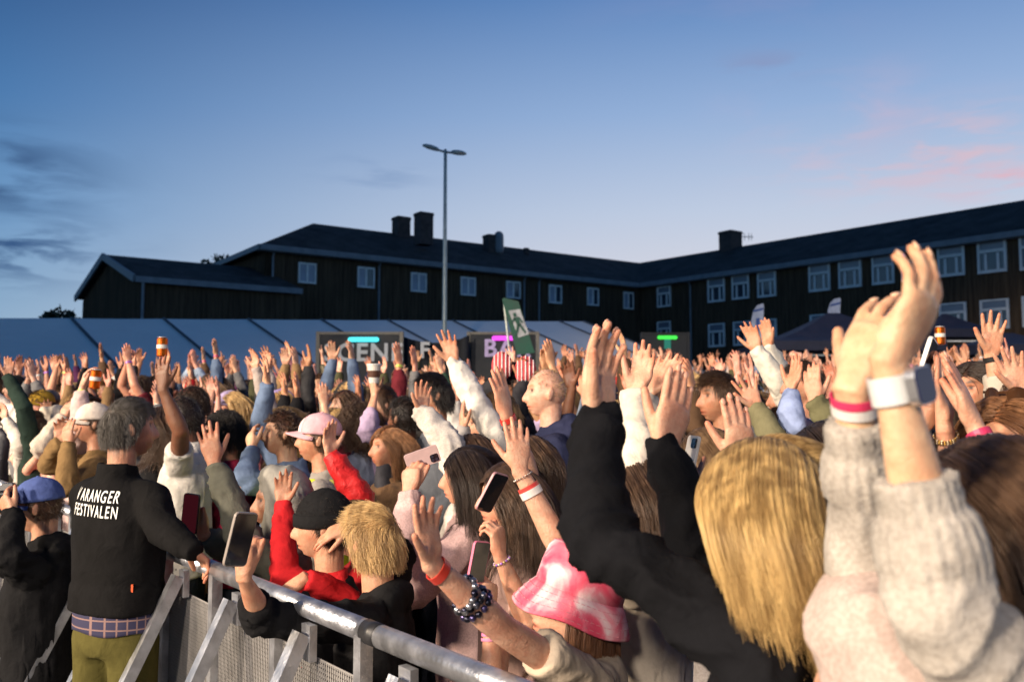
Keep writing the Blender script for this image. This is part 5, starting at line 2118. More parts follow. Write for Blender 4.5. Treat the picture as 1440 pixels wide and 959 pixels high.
person('openhand', 'person in khaki shirt with one widely spread palm, right of the navy jacket', (1100, 612, 3.75), 192, skin='light', group=None,
       ds=1.100, hair=dict(col='brown', style='short', len=.06, n=1000, r=.0018, K=8), top=dict(name='shirt', col=(.16, .15, .085)), lift=.04,
       arms=[dict(side=L_, w=(1064, 574, 3.6), e=(1090, 618, 3.5), a=(-.4, -.1, .9), n=(-.2, -.95, .1), sleeve=1.8, curl=3, spread=14)])
person('darkwatch', 'man with cropped brown hair in profile, hand with dark watch raised before him', (1128, 542, 3.9), 192, skin='warm', group=None,
       ds=1.120, hair=dict(col='dark', style='crop', len=.03, n=1300, r=.0016, K=6), top=dict(name='shirt', col=(.30, .38, .62)),
       arms=[dict(side=L_, w=(1112, 550, 3.6), e=(1112, 600, 3.5), a=(.28, 0, .95), n=(-.8, -.4, .2), sleeve=1.7, curl=6, spread=4)])
person('olivesleeve', 'person in olive jacket with orange wristband, hand raised beside the dark watch', (1185, 596, 3.5), 188, skin='light', group=None,
       ds=1.120, hair=dict(col='dark', style='long', len=.3, n=1400, r=.0018), top=dict(name='jacket', col=(.135, .13, .07), puff=.024),
       arms=[dict(side=L_, w=(1146, 566, 3.3), e=(1172, 600, 3.3), a=(-.1, .05, 1), n=(.6, .7, 0), sleeve=1.75, curl=8, spread=3)])
person('whitearms', 'person in white sleeves with both hands high beneath the feather flag', (1104, 560, 4.9), 196, skin='warm', group=None,
       hair=dict(col='light', style='short', len=.06, n=900, r=.002, K=8), top=dict(name='shirt', col=(.60, .57, .50)), lift=.05,
       arms=[dict(side=L_, w=(1066, 495, 4.6), e=(1094, 538, 4.6), a=(-.3, 0, .95), n=(-.6, -.7, .1), sleeve=1.86, curl=6, spread=7),
             dict(side=R_, w=(1082, 490, 4.9), e=(1104, 535, 4.9), a=(-.15, 0, 1), n=(-.7, -.6, 0), sleeve=1.86, curl=6, spread=3)])
AA = person('goldbracelet', 'woman behind the knit sweater with palms pressed together, gold bracelet and pink wristband', (1412, 770, 1.95), 170, skin='light', group=None, hs=.95,
            hair=dict(col='dark', style='long', len=.3, n=2500, r=.0014), top=dict(name='top', col=(.20, .085, .10)), lift=.06,
            arms=[dict(side=L_, w=(1372, 602, 1.86), e=(1428, 700, 1.80), a=(-.33, .05, .94), n=(-.80, .55, -.1), sleeve=.6, curl=(2, 3, 3, 4), spread=2, thumb=16, s=.94),
                  dict(side=R_, w=(1328, 600, 1.98), e=(1345, 720, 2.05), a=(-.10, .03, 1), n=(.85, -.5, 0), sleeve=.6, curl=(2, 2, 3, 4), spread=3, thumb=20, s=.94)])
AB = person('filmingright', 'person half hidden behind the watch arm, filming with a white-edged phone', (1262, 640, 2.2), 172, skin='tan', group=None,
            hair=dict(col='dark', style='short', len=.07, n=1800, r=.0016, K=9), top=dict(name='jacket', col=(.11, .045, .065)), hs=.97,
            arms=[dict(side=L_, w=(1288, 610, 2.0), e=(1278, 712, 1.98), a=(.15, .05, 1), n=(.8, .45, 0), sleeve=1.7, curl=(40, 42, 44, 46), spread=1, thumb=20)])
AC = person('bowlcut', 'smiling woman with brown fringe and beige sweatshirt waving one hand', (1372, 550, 3.3), 208, skin='warm', group=None,
            ds=1.120, hair=dict(col='dark', style='bob', len=.20, n=2400, r=.0016, low=-.10), top=dict(name='sweatshirt', col=(.42, .37, .31), puff=.028), lift=.04,
            arms=[dict(side=L_, w=(1394, 500, 3.05), e=(1412, 566, 3.05), a=(.05, -.1, 1), n=(-.2, -.95, .1), sleeve=1.35, curl=4, spread=8, thumb=40)])
AD = person('sunglasseshead', 'woman with reddish hair at the right edge, tortoiseshell sunglasses pushed up', (1436, 630, 1.98), 198, skin='warm', group=None,
            hair=dict(col='ginger', style='long', len=.32, n=3500, r=.0013), top=dict(name='jacket', col=(.30, .32, .38)))
person('updo', 'woman with light brown hair tied back left of the sunglasses on hair', (1392, 612, 2.9), 184, skin='light', group=None,
       ds=1.150, hair=dict(col='light', style='pony', len=.25, n=2200, r=.0016), top=dict(name='top', col=(.30, .32, .42)))
person('rightpalms', 'person in camouflage jacket at the right edge with one open palm', (1452, 565, 3.2), 192, skin='light', group=None,
       hair=dict(col='brown', style='short', len=.06, n=1200, r=.0018, K=8), top=dict(name='jacket', col=(.12, .105, .06)),
       arms=[dict(side=L_, w=(1436, 552, 3.05), e=(1460, 600, 3.0), a=(-.35, -.1, .93), n=(-.2, -.95, .1), sleeve=1.6, curl=4, spread=9)])
# --- left edge
person('greensleeve', 'person in dark green jacket at the left edge with arm stretched up', (52, 602, 4.9), 196, skin='light', group=None,
       ds=1.360, hair=dict(col='brown', style='short', len=.06, n=900, r=.002, K=8), top=dict(name='jacket', col=(.020, .035, .028), puff=.02), lift=.05,
       arms=[dict(side=L_, w=(11, 530, 4.8), e=(34, 574, 4.7), a=(.1, 0, 1), n=(.3, -.9, 0), sleeve=1.9, curl=14, spread=4)])
person('whitepuff', 'person in white sleeve and magenta top at the left edge', (36, 640, 5.2), 196, skin='pale', group=None,
       ds=1.360, hair=dict(col='blond', style='long', len=.3, n=1000, r=.002), top=dict(name='jacket', col=(.58, .54, .48), puff=.024), lift=.05,
       arms=[dict(side=L_, w=(8, 590, 4.8), e=(30, 626, 4.75), a=(-.15, 0, 1), n=(-.3, -.9, 0), sleeve=1.85, curl=10, spread=5)])
BC = person('beercan', 'person in pale pink sleeve with yellow wristband holding an orange can aloft', (122, 610, 4.75), 188, skin='pale', group=None, s=1.05,
            ds=1.270, hair=dict(col='light', style='short', len=.06, n=900, r=.002, K=8), top=dict(name='top', col=(.56, .42, .40)), lift=.06,
            arms=[dict(side=L_, w=(116, 545, 4.55), e=(110, 605, 4.5), a=(.30, -.05, .95), n=(.9, .1, -.2), sleeve=1.72, curl=(22, 24, 26, 28), spread=6)])
person('fluffyhood', 'person in cream fleece hood with hands at the face near the left edge', (70, 596, 5.1), 200, skin='light', group=None, hs=1.0,
       ds=1.320, top=dict(name='fleece', col=(.60, .53, .44), kind='knit', puff=.03),
       arms=[dict(side=L_, w=(86, 590, 4.9), a=(.4, 0, .9), n=(.2, .9, 0), curl=12), dict(side=R_, w=(60, 590, 5.1), a=(.2, 0, 1), n=(.2, -.9, 0), curl=12)])
person('pinkarmclap', 'person with bare pink forearms clapping low behind the barrier at left', (64, 640, 4.6), 204, skin='pale', group=None,
       ds=1.420, hair=dict(col='sandy', style='short', len=.06, n=900, r=.002, K=8), top=dict(name='top', col=(.44, .10, .10)),
       arms=[dict(side=L_, w=(66, 655, 4.3), e=(80, 690, 4.25), a=(0, 0, 1), n=(.2, .9, 0), sleeve=.6), dict(side=R_, w=(54, 640, 4.5), a=(.1, 0, 1), n=(.2, -.9, 0), sleeve=.6)])
WG = person('glassesman', 'man with dark hair and wraparound sunglasses left of the white sleeve', (610, 556, 5.0), 196, skin='warm', group=None,
            hair=dict(col='black', style='short', len=.06, n=1200, r=.002, K=8), top=dict(name='jacket', col=(.10, .11, .13)))
ST = person('stripedmitts', 'person in black cap holding up two red and white striped mitts', (718, 540, 5.4), 196, skin='tan', group=None,
            hair=dict(col='dark', style='crop', len=.02, n=600, r=.002, K=5), top=dict(name='jacket', col=(.03, .03, .035)),
            arms=[dict(side=R_, w=(706, 532, 5.3), a=(0, 0, 1), n=(-.2, -.9, 0), curl=20), dict(side=L_, w=(738, 540, 5.1), a=(.02, 0, 1), n=(-.2, -.9, 0), curl=20)])
LC = person('lavendercap', 'woman in lavender cap with both arms up behind the pale blond hair', (394, 572, 5.9), 192, skin='light', group=None,
            ds=1.150, hair=dict(col='blond', style='long', len=.3, n=900, r=.0022), top=dict(name='top', col=(.42, .36, .33)), lift=.05,
            arms=[dict(side=L_, wl=(.30, .18, .45), a=(-.1, 0, 1), n=(-.5, -.7, 0)), dict(side=R_, wl=(-.28, .14, .46), a=(.1, 0, 1), n=(-.5, -.7, 0))])
CU = person('cupholder', 'person raising a white cup of drink right of the SCENE sign', (540, 570, 5.8), 194, skin='light', group=None,
            hair=dict(col='brown', style='short', len=.06, n=900, r=.002, K=8), top=dict(name='top', col=(.44, .34, .50)), lift=.05,
            arms=[dict(side=L_, w=(527, 556, 5.5), a=(-.12, 0, 1), n=(.6, .6, 0), sleeve=1.4, curl=28)])
PH = person('pinkhood', 'child in pale pink fleece hood, seen from behind under the knit sleeve', (1244, 962, 1.16), 120, byaw=165, skin='light', group=None, hs=.95, s=.80,
            top=dict(name='fleece', col=(.62, .48, .43), kind='knit', puff=.03))
hood_up(PH, (.50, .40, .36), 1.02, 'hood', 'knit')
hood_up(Kp, (.30, .29, .26), 1.04)
hood_up(PEOPLE['fluffyhood'], (.60, .53, .44), 1.0, 'hood', 'knit')
VI = vest(I, (.50, .62, .03))
VH = vest(H, (.013, .013, .015), 'padded_vest', False)
run_jobs()

# ------------------------------------------------------------------ what they wear and hold
RED, PINKB, WHITEB = (.60, .035, .02), (.62, .04, .12), (.66, .64, .62)
# white watch
Aw = A['arms'][0]
wb = band_on(A['obj'], A['off'], Aw, 1.90, (.62, .63, .62), .030, 'watch_strap', 'plastic', 1.10)
ax_ = nrm(Aw.W - Aw.E)
fn = nrm(np.array([.55, -.83, .0]) - ax_ * np.dot([.55, -.83, 0], ax_))
cw_ = Aw.at(1.90) - A['off'] + fn * .030
g = G(); rbox(g, cw_, (np.cross(ax_, fn), ax_, fn), .034, .040, .012, .009); wc = g.build('watch_case', M['metal'], wb, (.62, .63, .66), smooth=False)
g = G(); rbox(g, cw_ + fn * .0062, (np.cross(ax_, fn), ax_, fn), .031, .037, .003, .008); g.build('watch_screen', M['gloss'], wb, (.012, .014, .05))
band_on(A['obj'], A['off'], A['arms'][1], 1.94, PINKB, .011)
band_on(A['obj'], A['off'], A['arms'][1], 1.89, WHITEB, .012)
band_on(B['obj'], B['off'], B['arms'][0], 2.0, (.70, .06, .03), .017, extra=1.16)
band_on(D['obj'], D['off'], D['arms'][0], 1.90, (.62, .05, .03), .020)
beads_on(D['obj'], D['off'], D['arms'][0], 1.46, [(.05, .05, .06), (.35, .35, .38), (.02, .02, .03), (.22, .22, .26)], 16, .0085, 'bracelet', 'metal', .010)
beads_on(D['obj'], D['off'], D['arms'][0], 1.54, [(.30, .30, .33), (.03, .03, .05), (.45, .45, .48)], 15, .0085, 'bracelet', 'metal', -.010)
beads_on(D['obj'], D['off'], D['arms'][0], 1.38, [(.04, .04, .06), (.12, .10, .22)], 14, .008, 'bracelet', 'metal', .006)
band_on(D['obj'], D['off'], D['arms'][1], 1.74, (.70, .66, .62), .020)
band_on(D['obj'], D['off'], D['arms'][1], 1.80, (.60, .06, .05), .012)
beads_on(D['obj'], D['off'], D['arms'][1], 1.93, [(.40, .36, .34), (.50, .46, .42)], 22, .0028, 'bracelet', 'metal')
beads_on(E['obj'], E['off'], E['arms'][0], 1.93, [(.45, .38, .16), (.25, .10, .45), (.60, .56, .50), (.35, .16, .55)], 18, .0042)
for k, c_ in enumerate(((.60, .55, .06), (.04, .45, .55), (.30, .06, .50), (.65, .20, .38), (.68, .24, .40))):
    band_on(E['obj'], E['off'], E['arms'][1], 1.90 - .055 * k, c_, .009, 'rubber_band')
for k in range(3):
    beads_on(Fp['obj'], Fp['off'], Fp['arms'][0], 1.99 - .035 * k, [(.42, .38, .36), (.55, .50, .46)], 22, .0034, 'bracelet', 'plastic')
band_on(rb['obj'], rb['off'], rb['arms'][0], 1.92, (.66, .04, .03), .019)
beads_on(rb['obj'], rb['off'], rb['arms'][0], 1.80, [(.03, .025, .02)], 22, .003)
band_on(AA['obj'], AA['off'], AA['arms'][0], 1.88, PINKB, .020)
band_on(AA['obj'], AA['off'], AA['arms'][0], 1.79, WHITEB, .016)
for k in range(3):
    beads_on(AA['obj'], AA['off'], AA['arms'][1], 1.90 - .03 * k, [(.48, .30, .08), (.60, .50, .34)], 26, .0026, 'bracelet', 'metal', .003 * k)
band_on(AC['obj'], AC['off'], AC['arms'][0], 1.93, (.015, .014, .014), .018, 'watch_strap')
band_on(PEOPLE['darkwatch']['obj'], PEOPLE['darkwatch']['off'], PEOPLE['darkwatch']['arms'][0], 1.9, (.012, .012, .012), .024, 'watch_strap')
band_on(PEOPLE['olivesleeve']['obj'], PEOPLE['olivesleeve']['off'], PEOPLE['olivesleeve']['arms'][0], 1.88, (.66, .10, .03), .018)
band_on(BC['obj'], BC['off'], BC['arms'][0], 1.9, (.55, .60, .12), .020)

# headgear
cap_hat(I['obj'], I['off'], I['hf'], (.62, .36, .40), panel=(.70, .56, .56))
cap_hat(Mp['obj'], Mp['off'], Mp['hf'], (.085, .125, .33))
cap_hat(PEOPLE['tanjacket']['obj'], PEOPLE['tanjacket']['off'], PEOPLE['tanjacket']['hf'], (.60, .53, .46))
cap_hat(LC['obj'], LC['off'], LC['hf'], (.33, .26, .55))
cap_hat(ST['obj'], ST['off'], ST['hf'], (.012, .012, .014))
beanie(H['obj'], H['off'], H['hf'], (.013, .013, .014), mat='cloth')
sunglasses(WG['obj'], WG['off'], WG['hf'])
sunglasses(AD['obj'], AD['off'], AD['hf'], (.05, .022, .010), .115, -.055)


def tiedye():
    m, t = new_mat('tie_dye_cotton')
    tc = t.n('ShaderNodeTexCoord')
    nz = t.n('ShaderNodeTexNoise', i_Scale=9.0, i_Detail=3.0, i_Roughness=0.5, i_Distortion=1.2)
    t.l(tc, 'Object', nz, 'Vector')
    fine = t.n('ShaderNodeTexNoise', i_Scale=260.0, i_Detail=2.0)
    t.l(tc, 'Object', fine, 'Vector')
    c = t.ramp(nz.outputs[0], [(.36, (.62, .055, .11)), (.48, (.64, .14, .20)), (.57, (.66, .34, .38)), (.67, (.68, .56, .57))])
    b = t.n('ShaderNodeBsdfPrincipled', i_Roughness=0.9)
    t.t.links.new(c, b.inputs['Base Color'])
    bump(t, b, fine.outputs[0], .002, .6)
    finish(t, b)
    return m


def bucket_hat(rec, mat):
    hf, off = rec['hf'], rec['off']
    F2 = nrm(hf.F * .98 + hf.U * .12)
    h2 = Frame(hf.c - off, F2, nrm(hf.U - hf.F * .12), hf.s * 1.03)
    a = np.linspace(0, 2 * math.pi, 56, endpoint=False)
    prof = ((.030, 1.0, 0), (.085, .99, 0), (.122, .95, 0), (.138, .87, 0), (.144, .66, 0), (.146, .1, 0))
    g = G()
    rings = [h2.w(np.stack([.094 * k * np.cos(a), -.004 + .114 * k * np.sin(a), np.full(56, z)], 1)) for z, k, _ in prof]
    g.loft(rings)
    o = g.build('bucket_hat', mat, rec['obj'], smooth=True)
    g = G()
    rr = []
    for z, k in ((.036, 1.0), (.020, 1.10), (-.004, 1.23), (-.030, 1.35), (-.034, 1.34), (-.008, 1.215), (.016, 1.085), (.032, .98)):
        wob = .004 * np.sin(a * 3 + 1) + .003 * np.sin(a * 5)
        rr.append(h2.w(np.stack([.095 * k * np.cos(a), -.004 + .115 * k * np.sin(a), z + wob * (k - 1) * 3], 1)))
    g.loft(rr)
    g.build('brim', mat, o, smooth=True)
    st = G()
    for q in (1.10, 1.18, 1.26, 1.33):
        z = np.interp(q, [1.0, 1.10, 1.23, 1.35], [.0375, .0215, -.0025, -.0285])
        for i in range(0, 56):
            a0, a1 = a[i] + .01, a[i] + .075
            st.bar(h2.p(.0955 * q * math.cos(a0), -.004 + .1155 * q * math.sin(a0), z + (.004 * math.sin(a0 * 3 + 1) + .003 * math.sin(a0 * 5)) * (q - 1) * 3 + .001), h2.p(.0955 * q * math.cos(a1), -.004 + .1155 * q * math.sin(a1), z + (.004 * math.sin(a1 * 3 + 1) + .003 * math.sin(a1 * 5)) * (q - 1) * 3 + .001), .0012, .0012)
    s = st.build('stitching', M['cloth'], o, (.60, .22, .27))
    set_props(s, kind='stuff')
    return o


bucket_hat(D, tiedye())
# phones
phone(P(692, 692, 2.08 * 1.40), (.46, -.1, .88), (.72, -.66, -.1), (.38, .20, .22), 'black-screened phone with rose edge held beside the brown-haired girl\'s face', .072, .136)
phone(P(594, 644, 2.40 * 1.48), (.93, .1, .33), (-.2, .97, .1), (.58, .40, .38), 'pale pink phone held sideways in front of the dark-haired girl', .070, .136)
phone(P(338, 758, 2.36), (.22, .0, .97), (.80, -.6, .05), (.26, .22, .19), 'bronze phone in the raised hand over the barrier', .070, .142)
phone(P(268, 722, 2.70 * 1.28), (.08, 0, 1), (-.35, -.93, .1), (.012, .012, .014), 'black phone with a dim reddish screen right of the lettered black jacket', .074, .152, True, (.10, .012, .02))
phone(P(1299, 522, 1.98), (.33, 0, .94), (.90, -.60, 0), (.62, .60, .56), 'white-edged phone between the watch and the praying hands', .072, .150)
phone(P(971, 644, 2.42 * 1.2), (.22, .05, .97), (.92, .3, 0), (.50, .48, .46), 'pale phone held in front of the streaked blond-brown hair', .070, .146)
pk = phone(P(673, 790, 1.96 * 1.40), (.18, .05, .97), (.70, -.70, 0), (.62, .16, .26), 'small handheld device in a pink bumper case above the rainbow wristbands', .066, .125, False)

# drinks


def can(c, label, axis=(0, 0, 1), cup=False):
    c = np.asarray(c, float)
    o = empty('drink_can' if not cup else 'paper_cup', c)
    set_props(o, label, 'can' if not cup else 'cup')
    a = nrm(axis)
    x = nrm(np.cross([0, 1, 0], a)); y = np.cross(a, x)
    n = 20
    an = np.linspace(0, 2 * math.pi, n, endpoint=False)
    rg_ = lambda r, z: r * (np.outer(np.cos(an), x) + np.outer(np.sin(an), y)) + a * z
    if cup:
        g = G(); g.loft([rg_(.030, -.055), rg_(.043, .055)]); g.build('cup', M['plastic'], o, (.62, .58, .52), smooth=False)
        g = G(); g.loft([rg_(.046, .052), rg_(.046, .060), rg_(.040, .062)]); g.build('lid', M['plastic'], o, (.66, .64, .60))
        g = G(); g.loft([rg_(.0365, -.02), rg_(.0412, .02)]); g.build('printed_band', M['plastic'], o, (.09, .04, .025))
    else:
        g = G(); g.loft([rg_(.026, -.061), rg_(.033, -.053), rg_(.033, .050), rg_(.027, .060)]); g.build('body', M['metal'], o, (.62, .12, .012), smooth=False)
        g = G(); g.loft([rg_(.0335, -.010), rg_(.0335, .014)]); g.build('white_band', M['plastic'], o, (.66, .62, .56))
        g = G(); g.loft([rg_(.0275, .0585), rg_(.027, .062), rg_(.022, .0625)]); g.build('lid', M['plastic'], o, (.66, .66, .66))
    return o


can(P(134, 533, 4.45 * 1.27), 'orange and white drink can held up at the far left of the crowd', (.1, 0, 1))
can(P(228, 488, 5.6), 'orange drink can with white top raised highest above the crowd')
can(P(526, 526, 5.42), 'white paper cup with brown print raised before the SCENE sign', (0, 0, 1), True)
can(P(1322, 472, 6.0), 'small orange can raised under the navy canopy at the right')
# striped mitts
for (u, v, d), lb, i in (((706, 517, 5.28), 'left red and white striped mitt beside the black cap', 0), ((739, 524, 5.1), 'right red and white striped mitt beside the black cap', 1)):
    c = P(u, v, d)
    o = empty('striped_mitt', c)
    set_props(o, lb, 'mitt', 'striped mitts')
    g = G(); g.ellipsoid((0, 0, .01), np.eye(3), (.062, .045, .085), 20, 14); ob = g.build('mitt', M['cloth'], o, (.60, .08, .09), smooth=True);
    for k in range(5):
        x = -.044 + .022 * k
        g = G()
        an = np.linspace(0.15, math.pi - .15, 12)
        w1 = math.sqrt(max(.0, 1 - (x / .062) ** 2))
        pts = [np.array([x, -.0465 * w1 * math.sin(a), .01 + .087 * w1 * math.cos(a)]) for a in an]
        g.tube(pts, [.0042] * 12, 6)
        st_ = g.build('stripe', M['cloth'], o, (.70, .60, .60), smooth=True)

# lettering on the black jacket
me_t = Lm['top'].data
bv = BVHTree.FromPolygons([tuple(v.co) for v in me_t.vertices], [tuple(p.vertices) for p in me_t.polygons])
nb_ = -Lm['bf'].F
rt_ = np.cross(UP, nb_)
for txt, z_, x0_ in (('V', -.016, 0.0), ('ARANGER', -.016, .060), ('FESTIVALEN', -.072, 0.0)):
    me = text_mesh(txt, .060, .0006, 0.0, 0.0, 1.25, 'LEFT')
    bm = bmesh.new(); bm.from_mesh(me); bmesh.ops.subdivide_edges(bm, edges=bm.edges[:], cuts=2, use_grid_fill=True); bmesh.ops.triangulate(bm, faces=bm.faces[:]); bm.to_mesh(me); bm.free()
    co = coords(me)
    cen = Lm['bf'].p(.112, 0, z_) - Lm['off']
    out = []
    for x, y, z in co:
        p = cen + rt_ * ((x + x0_) * .56) + UP * (y * 1.0 - (x + x0_) * .02) + nb_ * .5
        hit = bv.ray_cast(Vector(p), Vector(-nb_), 1.0)
        q = np.array(hit[0]) + nb_ * .0042 if hit[0] is not None else p - nb_ * .36
        out.append(q)
    set_coords(me, np.array(out))
    me.materials.append(M_WHITE)
    link('lettering', me, None, Lm['top'])
# orange tab and checked shirt hem
g = G()
bfm = Lm['bf']
an = np.linspace(0, 2 * math.pi, 40, endpoint=False)
g.loft([np.array([bfm.p(.186 * math.cos(a), .130 * math.sin(a), z + .006 * math.sin(4 * a)) for a in an]) - Lm['off'] for z in (-.535, -.525, -.44)])


def check_mat():
    m, t = new_mat('checked_cotton')
    tc = t.n('ShaderNodeTexCoord')
    sp = t.n('ShaderNodeSeparateXYZ')
    t.l(tc, 'Object', sp, 0)
    f = lambda s, k: t.maprange(t.math('SINE', t.math('MULTIPLY', s, k)), .80, .95)
    x = f(t.math('ADD', sp.outputs[0], sp.outputs[1]), 150)
    z = f(sp.outputs[2], 190)
    c = t.mix(t.math('MAXIMUM', x, z), (.022, .020, .055), (.20, .12, .11))
    b = t.n('ShaderNodeBsdfPrincipled', i_Roughness=0.9)
    t.t.links.new(c, b.inputs['Base Color'])
    finish(t, b)
    return m


g.build('shirt_hem', check_mat(), Lm['obj'], smooth=True)
tp_ = P(186, 826, 3.0) - Lm['off']
hit = bv.ray_cast(Vector(np.array([0, 0, CAM_Z]) - Lm['off']), Vector(nrm(ray(186, 827))), 6)
if hit[0] is not None:
    g = G(); g.box(np.array(hit[0]) - nrm(ray(186, 827)) * .003, (.007, .006, .028)); g.build('zip_pull', M['plastic'], Lm['top'], (.65, .10, .03))

# the photographer's legs, camera and bag
bf_ = Mp['bf']
g = G()
for k in (-1, 1):
    hip = bf_.p(.09 * k, 0, -.56)
    knee = hip + bf_.F * .38 + bf_.L * .08 * k + UP * (.02 if k > 0 else -.12)
    foot = np.array([knee[0], knee[1], -.10]) - bf_.F * (.06 if k > 0 else .36)
    g.tube([hip - Mp['off'], knee - Mp['off'], foot - Mp['off']], [.095, .075, .055], 14)
    g.tube([foot - Mp['off'] - [0, 0, .02], foot - Mp['off'] + bf_.F * .18 - [0, 0, .03]], [.045, .035], 10)
g.tube([bf_.p(0, 0, -.50) - Mp['off'], bf_.p(0, 0, -.60) - Mp['off']], [.14, .13], 16)


def _mt(me):
    me.name = 'trousers'; me.materials.append(M['cloth']); set_tint(me, np.ones((len(me.vertices), 3)))
    link('trousers', me, None, Mp['obj'], (.014, .014, .016))


job(g, .012, 3, _mt)
run_jobs()
cc_ = P(11, 704, 4.46 * .92)
o = empty('camera_body', cc_)
o.rotation_euler = (0, 0, R(192))
set_props(o, 'black camera with short lens held to the photographer\'s face', 'camera')
g = G(); rbox(g, (0, 0, 0), (np.array([0, 1., 0]), np.array([0, 0, 1.]), np.array([1., 0, 0])), .14, .10, .06, .015); g.build('body', M['plastic'], o, (.012, .012, .013))
g = G(); g.box((0, 0, .062), (.06, .06, .035), None, .7); g.build('viewfinder', M['plastic'], o, (.012, .012, .013))
g = G(); g.tube([(.03, 0, 0), (.10, 0, 0), (.13, 0, 0)], [.036, .036, .041], 20, caps=False); l_ = g.build('lens', M['plastic'], o, (.014, .014, .015))
g = G(); g.tube([(.131, 0, 0), (.133, 0, 0)], [.034, .034], 20, caps=False); g.build('front_glass', M['gloss'], l_, (.02, .02, .05))
bg_ = P(34, 900, 3.75)
o = empty('equipment_bag', (bg_[0], bg_[1], ground_z(bg_[0], bg_[1])), R(20))
set_props(o, 'black equipment bag with a small green display beside the photographer', 'bag')
g = G(); rbox(g, (0, 0, .32), (np.array([1., 0, 0]), np.array([0, 0, 1.]), np.array([0, 1., 0])), .42, .60, .26, .06); g.build('bag', M['shell'], o, (.014, .014, .016))
g = G(); g.box((.05, -.15, .50), (.20, .05, .13)); g.build('recorder', M['plastic'], o, (.05, .05, .055)); 
g = G(); g.box((.03, -.1775, .52), (.09, .006, .06)); g.build('display', emit('green_display', (.03, .20, .07), .6), o)
g = G(); g.tube([(-.14, -.05, .60), (-.12, -.07, .70), (.12, -.07, .70), (.14, -.05, .60)], [.014] * 4, 8); g.build('handle', M['plastic'], o, (.02, .02, .02))
# ================================================================== PEOPLE: the rest of the crowd
def local_person(pose, long_sleeve):
    """a standing figure in its own space, facing -Y, 1.72 m tall"""
    hf = Frame((0, -.035, 1.605), (0, -1, .06))
    bf = Frame((0, 0, 1.385), (0, -1, 0))
    As = []
    for side, (wl, a, n, cu, sp) in zip('LR', pose):
        k = 1 if side == 'L' else -1
        up_arm = wl[2] > .2
        S = bf.p(.165 * k, .01 if up_arm else 0, .02 if up_arm else -.035)
        W = bf.p(wl[0] * k, wl[1], wl[2])
        E = ik(S, W, .285, .255, bf.L * k * .75 + bf.F * .55 + UP * -.4)
        al = bf.L * a[0] * k + bf.F * a[1] + UP * a[2]
        nl = bf.L * n[0] * k + bf.F * n[1] + UP * n[2]
        As.append(Arm(side, S, E, W, al, nl, long_sleeve[0 if side == 'L' else 1], cu, sp, 38, 1.0))
    return hf, bf, As


def dn():
    return ((.235, .05, -.50), (0, .1, -1), (-1, 0, 0), 22, 3)


OPEN = lambda x, f, z, tilt=.1, cu=8, sp=8: ((x, f, z), (tilt, .08, 1), (-.25, 1, .1), cu, sp)
CLAP = lambda x, f, z, cu=6: ((x, f, z), (-.12, .15, 1), (-1, .15, .1), cu, 4)
EDGE = lambda x, f, z, cu=10: ((x, f, z), (.05, .2, 1), (-.8, .5, .1), cu, 5)
POSES = [
    ('both arms up wide', (OPEN(.33, .12, .44, .25), OPEN(.31, .10, .46, .2)), (1.82, 1.82)),
    ('hands clapping overhead', (CLAP(.045, .22, .47), CLAP(.05, .20, .46)), (1.6, 1.6)),
    ('one arm straight up', (OPEN(.20, .08, .52, .05), dn()), (1.75, 1.9)),
    ('arms raised in a V', (OPEN(.27, .2, .43, .12, 5, 12), OPEN(.25, .06, .49, .2, 12, 6)), (1.35, 1.35)),
    ('hands clapping at face height', (CLAP(.05, .36, .24), CLAP(.055, .34, .22)), (1.85, 1.85)),
    ('both arms straight up', (EDGE(.17, .10, .52), EDGE(.16, .06, .53)), (1.85, 1.85)),
    ('one arm waving', (dn(), OPEN(.30, .12, .46, .35, 4, 12)), (1.9, 1.5)),
    ('palms open before the face', (OPEN(.20, .34, .28, .05, 8, 9), OPEN(.19, .33, .30, .05, 8, 9)), (1.7, 1.7)),
    ('bare arms up', (OPEN(.24, .14, .48, .1, 6, 10), EDGE(.20, .1, .50)), (.55, .55)),
    ('bare arms clapping overhead', (CLAP(.045, .18, .49, 4), CLAP(.05, .16, .47, 8)), (.6, .6)),
    ('arms folded low', (((.02, .24, -.16), (-1, .1, .2), (0, -1, 0), 20, 3), ((.02, .26, -.19), (-1, .1, .2), (0, -1, 0), 20, 3)), (1.9, 1.9)),
    ('one fist up', (((.19, .1, .50), (0, .05, 1), (-.4, .9, 0), 62, 0), dn()), (1.8, 1.9)),
    ('arms up, one higher', (EDGE(.14, .05, .54, 4), OPEN(.28, .26, .30, .15, 8, 8)), (1.6, 1.6)),
    ('one arm reaching forward', (OPEN(.22, .42, .18, .1, 10, 10), dn()), (1.8, 1.9)),
    ('fists by the shoulders', (((.24, .22, .10), (.05, .2, 1), (-.6, .7, 0), 60, 0), ((.22, .24, .12), (.05, .2, 1), (-.6, .7, 0), 60, 0)), (1.85, 1.85)),
    ('hands cupped at the mouth', (((.07, .24, .16), (-.3, -.1, .95), (-.3, -.9, 0), 24, 3), ((.07, .24, .16), (-.3, -.1, .95), (-.3, -.9, 0), 24, 3)), (1.85, 1.85)),
    ('fingers pointing up', (((.22, .14, .46), (.1, .15, 1), (-.3, .9, 0), (2, 60, 66, 70), 4), dn()), (1.7, 1.9)),
    ('arms hanging down', (dn(), dn()), (1.9, 1.9)),
    ('hand at mouth', (((.10, .20, .14), (-.5, .1, .9), (-.5, -.8, 0), 26, 3), OPEN(.24, .10, .48, .15)), (1.85, 1.85)),
]
TPL = []
